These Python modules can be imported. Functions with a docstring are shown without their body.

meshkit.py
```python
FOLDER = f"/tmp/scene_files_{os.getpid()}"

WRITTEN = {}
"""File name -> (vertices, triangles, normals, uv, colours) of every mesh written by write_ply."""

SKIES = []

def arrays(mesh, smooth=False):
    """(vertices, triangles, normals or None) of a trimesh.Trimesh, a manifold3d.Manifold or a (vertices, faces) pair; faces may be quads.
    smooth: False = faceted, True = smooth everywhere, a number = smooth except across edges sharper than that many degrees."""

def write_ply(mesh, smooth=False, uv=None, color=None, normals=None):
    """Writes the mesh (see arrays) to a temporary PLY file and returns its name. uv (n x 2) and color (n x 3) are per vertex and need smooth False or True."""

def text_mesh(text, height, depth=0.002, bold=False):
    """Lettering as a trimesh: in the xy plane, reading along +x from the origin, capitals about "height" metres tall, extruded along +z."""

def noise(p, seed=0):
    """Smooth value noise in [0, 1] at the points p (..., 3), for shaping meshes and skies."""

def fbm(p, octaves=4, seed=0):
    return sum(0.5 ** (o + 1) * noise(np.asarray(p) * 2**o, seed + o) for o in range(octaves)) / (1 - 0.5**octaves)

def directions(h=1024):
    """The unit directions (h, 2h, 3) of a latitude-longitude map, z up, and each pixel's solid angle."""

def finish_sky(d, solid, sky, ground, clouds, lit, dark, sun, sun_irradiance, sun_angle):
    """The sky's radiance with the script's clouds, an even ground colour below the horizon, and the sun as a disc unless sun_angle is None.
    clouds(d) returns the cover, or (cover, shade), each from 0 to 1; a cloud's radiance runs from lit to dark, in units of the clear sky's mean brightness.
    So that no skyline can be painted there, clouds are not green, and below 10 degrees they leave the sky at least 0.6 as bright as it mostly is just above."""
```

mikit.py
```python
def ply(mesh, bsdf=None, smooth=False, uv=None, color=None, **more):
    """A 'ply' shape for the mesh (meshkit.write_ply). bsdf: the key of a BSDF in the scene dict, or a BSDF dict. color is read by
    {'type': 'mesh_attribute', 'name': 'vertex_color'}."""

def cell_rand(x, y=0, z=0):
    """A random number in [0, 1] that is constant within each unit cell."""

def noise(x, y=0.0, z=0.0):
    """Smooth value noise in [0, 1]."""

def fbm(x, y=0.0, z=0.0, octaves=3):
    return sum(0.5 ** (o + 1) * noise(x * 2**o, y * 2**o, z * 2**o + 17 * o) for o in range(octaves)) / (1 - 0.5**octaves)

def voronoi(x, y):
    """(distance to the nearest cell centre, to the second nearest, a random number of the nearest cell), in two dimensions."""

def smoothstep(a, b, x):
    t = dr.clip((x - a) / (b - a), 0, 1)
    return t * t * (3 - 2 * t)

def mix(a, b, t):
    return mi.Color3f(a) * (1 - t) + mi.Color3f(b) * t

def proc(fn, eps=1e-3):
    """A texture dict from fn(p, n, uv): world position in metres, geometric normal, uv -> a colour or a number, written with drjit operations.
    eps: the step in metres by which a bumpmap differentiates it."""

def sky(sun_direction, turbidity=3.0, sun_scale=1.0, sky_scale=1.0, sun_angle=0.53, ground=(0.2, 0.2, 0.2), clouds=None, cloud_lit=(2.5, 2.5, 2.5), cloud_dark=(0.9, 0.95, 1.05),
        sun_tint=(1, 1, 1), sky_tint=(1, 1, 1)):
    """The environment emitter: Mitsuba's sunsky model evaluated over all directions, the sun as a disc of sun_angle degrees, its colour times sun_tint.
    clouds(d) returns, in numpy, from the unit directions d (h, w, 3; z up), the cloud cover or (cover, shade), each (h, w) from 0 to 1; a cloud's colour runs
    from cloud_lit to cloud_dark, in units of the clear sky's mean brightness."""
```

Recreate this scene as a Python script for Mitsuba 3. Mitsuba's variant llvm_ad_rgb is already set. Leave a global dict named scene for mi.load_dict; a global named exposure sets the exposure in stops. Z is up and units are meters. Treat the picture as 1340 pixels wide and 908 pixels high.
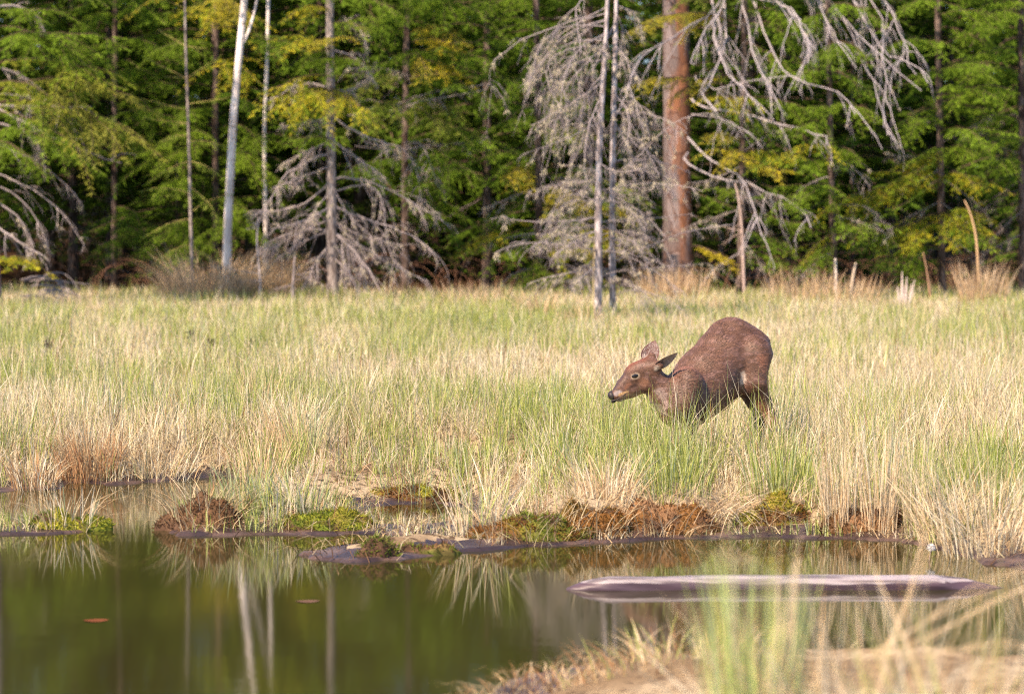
import math, numpy as np, trimesh, mitsuba as mi, mikit, meshkit
from mikit import proc, ply
from scipy import ndimage
from shapely.geometry import Polygon
import shapely

# ---------------------------------------------------------------- camera, sky, exposure
FOCAL, HORIZON, EYE = 4200.0, 267.0, 1.75          # photo pixels (1340 x 908), eye height above the water in metres
PITCH = math.atan((454 - HORIZON) / FOCAL)
CAM = np.array([0.0, 0.0, EYE])
FWD = np.array([0, math.cos(PITCH), -math.sin(PITCH)])
UPV = np.array([0, math.sin(PITCH), math.cos(PITCH)])
T = mi.ScalarTransform4f
exposure = 2.8
scene, labels = {}, {}
scene['camera'] = {
    'type': 'thinlens', 'fov': math.degrees(2 * math.atan(670 / FOCAL)), 'fov_axis': 'x',
    'aperture_radius': 0.0175, 'focus_distance': 19.8, 'near_clip': 0.5, 'far_clip': 2000.0,
    'to_world': T().look_at(origin=CAM.tolist(), target=(CAM + FWD).tolist(), up=[0, 0, 1])}
scene['sky'] = mikit.sky((-0.50, -0.62, 0.72), turbidity=3, sun_angle=0.6, sun_tint=(1.0, 0.94, 0.94))


def at(u, v, Y):
    """The point at depth Y that stands at pixel (u, v) of the photograph."""
    d = FWD + (u - 670) / FOCAL * np.array([1.0, 0, 0]) - (v - 454) / FOCAL * UPV
    return CAM + d * (Y / d[1])


def on_water(u, v):
    d = FWD + (u - 670) / FOCAL * np.array([1.0, 0, 0]) - (v - 454) / FOCAL * UPV
    return (CAM + d * (EYE / -d[2]))[:2]


# ---------------------------------------------------------------- materials
def attr():
    return {'type': 'mesh_attribute', 'name': 'vertex_color'}


def rgb(*c):
    return {'type': 'rgb', 'value': list(c)}


scene['blade'] = {'type': 'principledthin', 'base_color': attr(), 'roughness': 0.55, 'diff_trans': 0.55, 'spec_trans': 0.0, 'eta': 1.3}
scene['needle'] = {'type': 'principledthin', 'base_color': attr(), 'roughness': 0.5, 'diff_trans': 0.6, 'spec_trans': 0.0, 'eta': 1.3}
scene['wood'] = {'type': 'twosided', 'bsdf': {'type': 'diffuse', 'reflectance': attr()}}
scene['soft'] = {'type': 'twosided', 'bsdf': {'type': 'diffuse', 'reflectance': attr()}}


def bark_colour(p, n, uv):
    a = mikit.fbm(p.x * 22, p.y * 22, p.z * 5, 4)
    b = mikit.noise(p.x * 60, p.y * 60, p.z * 18)
    return mikit.mix((0.13, 0.105, 0.10), (0.36, 0.32, 0.31), mikit.smoothstep(0.32, 0.68, a * 0.7 + b * 0.3))


def grey_bark_colour(p, n, uv):
    a = mikit.fbm(p.x * 30, p.y * 30, p.z * 9, 4)
    return mikit.mix((0.20, 0.17, 0.175), (0.52, 0.47, 0.48), mikit.smoothstep(0.32, 0.66, a))


def dark_bark_colour(p, n, uv):
    a = mikit.fbm(p.x * 22, p.y * 22, p.z * 5, 4)
    return mikit.mix((0.05, 0.035, 0.03), (0.17, 0.13, 0.115), mikit.smoothstep(0.32, 0.68, a))


def birch_colour(p, n, uv):
    a = mikit.fbm(p.x * 6, p.y * 6, p.z * 26, 3)
    b = mikit.noise(p.x * 3, p.y * 3, p.z * 3)
    c = mikit.mix((0.78, 0.72, 0.71), (0.58, 0.52, 0.51), mikit.smoothstep(0.3, 0.8, b))
    return mikit.mix(c, (0.16, 0.13, 0.12), mikit.smoothstep(0.66, 0.72, a))


PINE_TURN = 0.50                                    # the side of the trunk where the orange bark lies bare


def red_colour(p, n, uv):
    d1, d2, r = mikit.voronoi(uv.x * 9, uv.y * 3.2)
    plate = mikit.mix((0.18, 0.085, 0.055), (0.29, 0.135, 0.075), r)
    grey = mikit.mix((0.12, 0.095, 0.095), (0.21, 0.175, 0.18), r)
    m = mikit.smoothstep(0.44, 0.66, mikit.fbm(uv.x * 9, uv.y * 1.6, 3.0, 4) * 0.78 + 0.26 * mikit.smoothstep(PINE_TURN - 0.05, PINE_TURN + 0.05, uv.x) * (1 - mikit.smoothstep(PINE_TURN + 0.25, PINE_TURN + 0.4, uv.x)))
    return mikit.mix(mikit.mix(grey, plate, m), (0.09, 0.05, 0.04), 1 - mikit.smoothstep(0.03, 0.10, d2 - d1))


def ground_colour(p, n, uv):
    a = mikit.fbm(p.x * 2.3, p.y * 2.3, 0.0, 4)
    b = mikit.fbm(p.x * 30, p.y * 30, 0.0, 3)
    c = mikit.mix((0.22, 0.155, 0.095), (0.42, 0.33, 0.22), mikit.smoothstep(0.35, 0.65, a))
    return mikit.mix(c, (0.11, 0.075, 0.05), mikit.smoothstep(0.48, 0.72, b))


def mud_colour(p, n, uv):
    a = mikit.fbm(p.x * 9, p.y * 9, 0.0, 4)
    return mikit.mix((0.035, 0.022, 0.022), (0.10, 0.065, 0.055), mikit.smoothstep(0.35, 0.7, a))


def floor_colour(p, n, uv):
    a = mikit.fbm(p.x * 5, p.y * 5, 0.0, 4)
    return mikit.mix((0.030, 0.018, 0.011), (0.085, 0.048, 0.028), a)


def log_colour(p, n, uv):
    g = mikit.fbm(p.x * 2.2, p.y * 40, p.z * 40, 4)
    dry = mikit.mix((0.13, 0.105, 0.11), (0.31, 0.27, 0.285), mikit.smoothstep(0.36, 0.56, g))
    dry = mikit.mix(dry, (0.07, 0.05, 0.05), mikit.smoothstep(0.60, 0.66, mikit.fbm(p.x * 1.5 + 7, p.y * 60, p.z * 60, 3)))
    wet = mikit.mix((0.040, 0.024, 0.034), (0.105, 0.068, 0.088), mikit.fbm(p.x * 5, p.y * 9, p.z * 25, 3))  # wet wood, darkened further with the shade of the underside painted in
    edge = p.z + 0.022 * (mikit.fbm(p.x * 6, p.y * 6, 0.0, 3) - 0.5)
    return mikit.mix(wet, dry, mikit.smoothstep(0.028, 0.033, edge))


def ripple(p, n, uv):
    return (mikit.fbm(p.x * 1.6, p.y * 5.0, 0.0, 3) - 0.5) * 0.00032


def fine(p, n, uv):
    return mikit.fbm(p.x * 40, p.y * 40, p.z * 16, 3)


def diffuse_of(fn, bump=None, scale=0.01):
    b = {'type': 'diffuse', 'reflectance': proc(fn)}
    if bump:
        b = {'type': 'bumpmap', 'arbitrary': proc(bump, eps=0.004), 'scale': scale, 'bsdf': b}
    return {'type': 'twosided', 'bsdf': b}


scene['bark'] = diffuse_of(bark_colour)
scene['grey_bark'] = diffuse_of(grey_bark_colour)
scene['dark_bark'] = diffuse_of(dark_bark_colour)
scene['birch_bark'] = diffuse_of(birch_colour)
scene['red_bark'] = diffuse_of(red_colour)
scene['litter'] = diffuse_of(ground_colour)
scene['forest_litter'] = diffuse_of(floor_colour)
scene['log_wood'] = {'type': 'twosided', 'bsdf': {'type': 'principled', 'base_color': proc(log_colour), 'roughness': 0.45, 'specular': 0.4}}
scene['wet_mud'] = {'type': 'twosided', 'bsdf': {'type': 'principled', 'base_color': proc(mud_colour), 'roughness': 0.42, 'specular': 0.5}}
scene['pond'] = {'type': 'twosided', 'bsdf': {'type': 'bumpmap', 'arbitrary': proc(ripple, eps=0.01), 'scale': 1.0,
                 'bsdf': {'type': 'roughplastic', 'distribution': 'beckmann', 'alpha': 0.0035, 'int_ior': 1.33, 'diffuse_reflectance': rgb(0.034, 0.031, 0.010)}}}
scene['coat'] = {'type': 'twosided', 'bsdf': {'type': 'principled', 'base_color': attr(), 'roughness': 0.55, 'specular': 0.35, 'sheen': 0.3}}
scene['wet_black'] = {'type': 'twosided', 'bsdf': {'type': 'principled', 'base_color': rgb(0.012, 0.009, 0.010), 'roughness': 0.12, 'specular': 0.6}}
scene['nose_skin'] = {'type': 'twosided', 'bsdf': {'type': 'principled', 'base_color': rgb(0.022, 0.014, 0.020), 'roughness': 0.55, 'specular': 0.5}}
scene['horn'] = {'type': 'twosided', 'bsdf': {'type': 'principled', 'base_color': rgb(0.03, 0.022, 0.02), 'roughness': 0.5}}


# ---------------------------------------------------------------- helpers
def numbered(name):
    if not any(k == name or k.startswith(name + '__') for k in scene) and name not in labels:
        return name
    i = 1
    while any(k == f'{name}_{i:03d}' or k.startswith(f'{name}_{i:03d}__') for k in scene) or f'{name}_{i:03d}' in labels:
        i += 1
    return f'{name}_{i:03d}'


def thing(name, label, category, group=None):
    key = numbered(name)
    labels[key] = {'label': label, 'category': category}
    if group:
        labels[key]['group'] = group
    return key


def setting(name, shape, label=None, kind='structure', category=None):
    scene[name] = shape
    labels[name] = {'kind': kind}
    if label:
        labels[name]['label'] = label
    if category:
        labels[name]['category'] = category


def part(holder, name, shape, label=None, kind=None):
    key = numbered(f'{holder}__{name}')
    scene[key] = shape
    if label or kind:
        labels[key] = {**({'label': label} if label else {}), **({'kind': kind} if kind else {})}
    return key


class Soup:
    """Collects vertices, triangles and vertex colours of one mesh."""

    def __init__(self):
        self.v, self.f, self.c, self.n = [], [], [], 0

    def add(self, v, f, c):
        v = np.asarray(v, float).reshape(-1, 3)
        self.v.append(v)
        self.f.append(np.asarray(f, np.int64).reshape(-1, 3) + self.n)
        self.c.append(np.broadcast_to(np.asarray(c, float), v.shape))
        self.n += len(v)
        return self

    def shape(self, bsdf, smooth=False):
        v, f, c = np.vstack(self.v), np.vstack(self.f), np.clip(np.vstack(self.c), 0.004, 0.95)
        return ply((v, f), bsdf, smooth=smooth, color=c)


def tube(pts, rad, sides=5, wob=0.0, rng=None):
    p = np.asarray(pts, float)
    t = np.gradient(p, axis=0)
    t /= np.linalg.norm(t, axis=1, keepdims=True) + 1e-9
    ref = np.where(np.abs(t[:, 2:]) < 0.9, [0, 0, 1.0], [1.0, 0, 0])
    a = np.cross(t, ref)
    a /= np.linalg.norm(a, axis=1, keepdims=True) + 1e-9
    b = np.cross(t, a)
    ang = np.arange(sides) * 2 * np.pi / sides
    r = np.broadcast_to(rad, (len(p),))[:, None] * np.ones(sides)
    if wob and rng is not None:
        r = r * (1 + wob * rng.uniform(-1, 1, r.shape))
    v = p[:, None] + r[..., None] * (np.cos(ang)[None, :, None] * a[:, None] + np.sin(ang)[None, :, None] * b[:, None])
    i, j = np.meshgrid(np.arange(len(p) - 1), np.arange(sides), indexing='ij')
    q = np.stack([i * sides + j, i * sides + (j + 1) % sides, (i + 1) * sides + (j + 1) % sides, (i + 1) * sides + j], -1).reshape(-1, 4)
    f = np.vstack([q[:, [0, 1, 2]], q[:, [0, 2, 3]]])
    n = len(v) * sides
    v = np.vstack([v.reshape(-1, 3), p[:1], p[-1:]])
    k = np.arange(sides)
    cap0 = np.stack([(k + 1) % sides, k, np.full(sides, n)], 1)
    o = (len(p) - 1) * sides
    cap1 = np.stack([o + k, o + (k + 1) % sides, np.full(sides, n + 1)], 1)
    return v, np.vstack([f, cap0, cap1])


def catmull(pts, n):
    p = np.asarray(pts, float)
    if len(p) < 3:
        return np.linspace(p[0], p[-1], n)
    from scipy.interpolate import CubicSpline
    s = np.r_[0, np.cumsum(np.linalg.norm(np.diff(p, axis=0), axis=1))]
    return CubicSpline(s, p)(np.linspace(0, s[-1], n))


def blades(xy, z, h, w, az, lean, col, tip=None, seg=2, rng=None, bend=1.5, yaw=None):
    """Grass blades as tapered ribbons: roots xy (n, 2) at heights z, arching towards az."""
    n = len(xy)
    d = np.stack([np.cos(az), np.sin(az), 0 * az], 1)
    yaw = rng.uniform(0, 2 * np.pi, n) if yaw is None else yaw
    s = np.stack([np.cos(yaw), np.sin(yaw), 0 * yaw], 1)
    p0 = np.column_stack([xy, z])
    rings = []
    ts = np.linspace(0, 1, seg + 1)
    for t in ts:
        p = p0 + h[:, None] * ((t - 0.42 * np.minimum(lean, 1.6) ** 2 * t ** 2.4)[:, None] * [0, 0, 1.0] + (lean * t ** bend)[:, None] * d)
        wt = w * (0.75 + 0.5 * t - 1.05 * t * t) if t < 1 else 0 * w
        rings += [p] if t == 1 else [p - s * wt[:, None] / 2, p + s * wt[:, None] / 2]
    k = len(rings)
    v = np.stack(rings, 1).reshape(-1, 3)
    f = []
    for i in range(seg - 1):
        a = 2 * i
        f += [[a, a + 1, a + 3], [a, a + 3, a + 2]]
    f += [[k - 3, k - 2, k - 1]]
    f = (np.arange(n)[:, None, None] * k + np.array(f)[None]).reshape(-1, 3)
    return v, f, np.repeat(col, k, 0)


# ---------------------------------------------------------------- the lie of the land
main_shore = [(-900, 640), (-300, 650), (-60, 652), (30, 640), (75, 641), (95, 631), (150, 635), (215, 630), (290, 623), (322, 632), (305, 645), (285, 656),
              (228, 668), (212, 690), (236, 702), (330, 701), (470, 699), (590, 700), (626, 704), (600, 708), (540, 706), (500, 709), (430, 717), (395, 724), (402, 731), (455, 737),
              (520, 733), (600, 723), (700, 715), (800, 710), (900, 705), (1000, 703), (1100, 706), (1180, 709), (1240, 722), (1290, 738), (1345, 746), (1600, 760), (2300, 770)]
pool = [(462, 676), (498, 662), (560, 657), (612, 664), (600, 681), (545, 688), (482, 687)]
islet = [(-40, 690), (30, 688), (62, 685), (118, 688), (126, 694), (72, 699), (-40, 701)]
near_shore = [(560, 960), (640, 905), (690, 882), (760, 874), (850, 869), (950, 873), (1000, 868), (1100, 862), (1240, 868), (1330, 878), (1500, 880), (2300, 900), (2300, 1500), (500, 1500)]
land = Polygon([*(tuple(on_water(*q)) for q in main_shore), (60, 60), (-60, 60)]).buffer(0)
land = land.difference(Polygon([on_water(*q) for q in pool])).union(Polygon([on_water(*q) for q in islet])).union(Polygon([on_water(*q) for q in near_shore]).buffer(0))
GX0, GY0, GR = -14.0, 5.0, 0.04
gx, gy = np.arange(GX0, 14, GR), np.arange(GY0, 30, GR)
inside = shapely.contains_xy(land, *np.meshgrid(gx, gy))
dist = (ndimage.distance_transform_edt(inside) - ndimage.distance_transform_edt(~inside)) * GR


def shore_distance(x, y):
    """Metres inland (water: negative)."""
    d = ndimage.map_coordinates(dist, [(np.clip(y, 5, 29.9) - GY0) / GR, (np.clip(x, -13.9, 13.9) - GX0) / GR], order=1, mode='nearest')
    return np.where(y > 29, 8.0, d)


def sstep(a, b, x):
    t = np.clip((x - a) / (b - a), 0, 1)
    return t * t * (3 - 2 * t)


DITCH = np.array([on_water(470, 607), on_water(600, 610), on_water(720, 618), on_water(830, 636), on_water(905, 640)])


def ditch(x, y):
    p = np.stack([x, y], -1)
    best = np.full(np.shape(x), 9.0)
    for a, b in zip(DITCH[:-1], DITCH[1:]):
        t = np.clip(((p - a) @ (b - a)) / ((b - a) @ (b - a)), 0, 1)
        best = np.minimum(best, np.linalg.norm((p - a - t[..., None] * (b - a)) * [1, 1.0], axis=-1))
    return np.exp(-(best / 0.30) ** 2)


def ground_z(x, y):
    x, y = np.asarray(x, float), np.asarray(y, float)
    d = shore_distance(x, y)
    p = np.stack([x, y, 0 * x], -1)
    bump = meshkit.fbm(p * [1.1, 1.1, 1], 3, 5) - 0.5
    small = meshkit.fbm(p * [6.0, 6.0, 1], 2, 9) - 0.5
    up = 0.012 + 0.14 * sstep(0.05, 0.75, d) + (0.10 * bump + 0.05 * small) * sstep(0, 0.6, d) + 0.02 * small
    up = np.maximum(up - 0.13 * ditch(x, y) * sstep(0.1, 0.5, d), 0.006)
    up = up + 0.05 * sstep(40, 54, y) + 0.15 * sstep(54, 62, y)
    down = -0.02 - 0.5 * sstep(0, 1.2, -d)
    return np.where(d > 0, up, down)


def gz(x, y):
    return float(ground_z([x], [y])[0])


def grid_axis(spec):
    out = [spec[0][0]]
    for a, b, s in spec:
        n = max(1, int(round((b - a) / s)))
        out += list(np.linspace(a, b, n + 1)[1:])
    return np.array(out)


xs = grid_axis([(-420, -60, 60), (-60, -12, 4), (-12, -5, 0.35), (-5, 5, 0.055), (5, 12, 0.35), (12, 60, 4), (60, 420, 60)])
ys = grid_axis([(-60, 8, 8), (8, 11, 0.25), (11, 19, 0.05), (19, 26, 0.11), (26, 56, 0.5), (56, 90, 4), (90, 600, 60)])
X, Y = np.meshgrid(xs, ys)
Z = ground_z(X, Y)
V = np.stack([X, Y, Z], -1).reshape(-1, 3)
i, j = np.meshgrid(np.arange(len(ys) - 1), np.arange(len(xs) - 1), indexing='ij')
q = np.stack([i * len(xs) + j, i * len(xs) + j + 1, (i + 1) * len(xs) + j + 1, (i + 1) * len(xs) + j], -1).reshape(-1, 4)
tri = np.vstack([q[:, [0, 1, 2]], q[:, [0, 2, 3]]])
cen = V[tri].mean(1)
wet = cen[:, 2] < 0.042 + 0.03 * (meshkit.fbm(cen * [5, 5, 0], 3, 3) - 0.5)
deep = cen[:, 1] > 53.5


def sheet(sel, bsdf):
    used, inv = np.unique(tri[sel], return_inverse=True)
    return ply((V[used], inv.reshape(-1, 3)), bsdf, smooth=True)


setting('ground', sheet(~wet & ~deep, 'litter'), 'boggy meadow ground of brown dead grass litter')
setting('mud', sheet(wet & ~deep, 'wet_mud'), 'dark wet mud along the edge of the pond')
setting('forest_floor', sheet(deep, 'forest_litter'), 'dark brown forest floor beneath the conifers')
wv = np.array([[-420, -60, 0], [420, -60, 0], [420, 29, 0], [-420, 29, 0.0]])
setting('pond_water', ply((wv, np.array([[0, 1, 2], [0, 2, 3]])), 'pond', uv=wv[:, :2]), 'still dark pond water mirroring the forest')

# ---------------------------------------------------------------- meadow grass (nobody could count it)
STRAW, PALE, GREEN, LIME, BLUEGREEN, BROWN = (np.array(c) for c in (
    (0.60, 0.51, 0.32), (0.74, 0.67, 0.52), (0.22, 0.27, 0.065), (0.40, 0.44, 0.14), (0.36, 0.42, 0.24), (0.28, 0.16, 0.085)))
UV_OPEN = [(330, 610, 200, 22), (470, 640, 200, 26), (600, 640, 120, 20)]


def project(p):
    d = p - CAM
    z = d @ FWD
    return 670 + FOCAL * d[:, 0] / z, 454 - FOCAL * (d @ UPV) / z


SHORT = np.array([on_water(320, 655), on_water(380, 665), on_water(450, 655), on_water(700, 690), on_water(800, 690), on_water(950, 690), on_water(330, 640), on_water(420, 632), on_water(520, 635), on_water(610, 632), on_water(560, 612), on_water(660, 614)])


def openness(x, y):
    """1 where the meadow is trodden or boggy and its grass stays short."""
    o = ditch(x, y) * 0.9 * (1 - 0.8 * sstep(0.3, 0.8, x))
    for c in SHORT:
        o = np.maximum(o, 0.85 * np.exp(-((x - c[0]) / 0.6) ** 2 - ((y - c[1]) / 0.75) ** 2))
    return o


# where moss mounds stand (middle of the waterline in the photograph, width and depth ratio): no meadow grass in front of them
MOUNDS = [(265, 697, 112, .6), (84, 696, 92, .6), (425, 697, 110, .6), (492, 733, 46, .8), (560, 727, 92, .4), (690, 712, 160, .35), (775, 706, 96, .5), (868, 702, 130, .45), (1020, 698, 110, .45), (1150, 702, 150, .35), (545, 658, 110, .5), (130, 629, 110, .5)]


def kept_clear(x, y):
    out = np.zeros(len(x), bool)
    for u, v, w, k in MOUNDS:
        mx, my = on_water(u, v)
        a = w / 2 / FOCAL * my
        out |= ((x - mx) / (a * 1.05)) ** 2 + ((y - my - a * k * 0.6) / (a * k * 1.3)) ** 2 < 1
    return out


def meadow(seed, zones, dry):
    rng = np.random.default_rng(seed)
    out = Soup()
    for y0, y1, density, w0, seg in zones:
        half0, half1 = 670 / FOCAL * y0 * 1.12 + 0.4, 670 / FOCAL * y1 * 1.12 + 0.4
        n = int(density * (y1 - y0) * (half0 + half1))
        y = rng.uniform(y0, y1, n)
        x = rng.uniform(-1, 1, n) * (half0 + (half1 - half0) * (y - y0) / (y1 - y0))
        # clumping: pull roots towards tussock centres
        cell = 0.22
        cx, cy = np.floor(x / cell), np.floor(y / cell)
        hx = (np.sin(cx * 127.1 + cy * 311.7) * 43758.5) % 1
        hy = (np.sin(cx * 269.5 + cy * 183.3) * 43758.5) % 1
        k = rng.uniform(0, 0.75, n) ** 1.5
        x = x + ((cx + hx) * cell - x) * k
        y = y + ((cy + hy) * cell - y) * k
        d = shore_distance(x, y)
        o = openness(x, y)
        keep = (d > 0.07) & ~kept_clear(x, y) & (rng.uniform(0, 1, n) > 0.55 * o)
        p = np.stack([x, y, 0 * x], -1)
        patch = meshkit.fbm(p * [0.55, 0.30, 1], 3, 21)               # species patches
        tuft = meshkit.noise(p * [3.2, 2.2, 1], 33)
        g = (patch - 0.5) * 2.2 + (tuft - 0.5) * 1.1
        green = rng.uniform(0, 1, n) < np.clip(0.20 + g * 0.72, 0.03, 0.85)
        keep &= ~green if dry else green
        x, y, d, o, patch, tuft = (a[keep] for a in (x, y, d, o, patch, tuft))
        n = len(x)
        h = rng.normal(0.29, 0.075, n).clip(0.12, 0.6) * (0.72 + 0.55 * tuft) * (1 - 0.72 * o) * (0.45 + 0.55 * sstep(0.0, 0.5, d))
        h *= 1 + 0.75 * np.exp(-((x - 1.2) / 0.60) ** 2 - ((y - 19.1) / 0.45) ** 2)           # lush grass where the deer feeds
        h *= 1 + 0.15 * (meshkit.noise(np.stack([x, y, 0 * x], -1) * [0.8, 0.5, 1], 5) - 0.5)
        h *= (1 - 0.30 * sstep(30, 50, y)) * (0.66 + 0.34 * sstep(17.4, 20.2, y))
        if dry:
            h *= rng.uniform(0.55, 1.12, n)
        r = rng.uniform(0, 1, (n, 1))
        if dry:
            col = np.where(r < 0.55, STRAW, np.where(r < 0.92, PALE, BROWN)) * rng.uniform(0.72, 1.12, (n, 1))
            col = col * (1 - 0.35 * o[:, None]) + BROWN * 0.35 * o[:, None]
        else:
            col = np.where(r < 0.45, GREEN, np.where(r < 0.85, LIME, BLUEGREEN)) * rng.uniform(0.75, 1.2, (n, 1))
        lean = np.abs(rng.normal(0.0, 0.34 if dry else 0.24, n)) + 0.05
        lean = np.where(rng.uniform(0, 1, n) < (0.45 if dry else 0.12), rng.uniform(0.6, 1.5, n), lean)
        az = rng.uniform(0, 2 * np.pi, n)
        w = w0 * rng.uniform(0.6, 1.5, n)
        out.add(*blades(np.stack([x, y], 1), ground_z(x, y) - 0.01, h, w, az, lean, col, seg=seg, rng=rng))
    return out


ZONES = [(16.4, 18.5, 2300, 0.0050, 3), (18.5, 22.5, 1900, 0.0052, 3), (22.5, 29, 1050, 0.0070, 2), (29, 39, 620, 0.0095, 2), (39, 54, 400, 0.0130, 2)]
setting('green_grass', meadow(11, ZONES, False).shape('blade'), 'green sedge and grass blades growing all over the meadow', 'stuff', 'grass')
setting('dry_grass', meadow(12, ZONES, True).shape('blade'), 'straw coloured dead grass standing among the green meadow blades', 'stuff', 'grass')

# ---------------------------------------------------------------- the forest: generators
DARK, MID, BRIGHT, YELLOW, OLIVE = (np.array(c) for c in ((0.085, 0.150, 0.018), (0.115, 0.195, 0.021), (0.180, 0.280, 0.027), (0.50, 0.43, 0.035), (0.225, 0.245, 0.055)))
DEAD, DEADDARK, LICHEN, TWIG = (np.array(c) for c in ((0.29, 0.255, 0.265), (0.19, 0.155, 0.155), (0.45, 0.41, 0.31), (0.10, 0.07, 0.05)))


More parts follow.
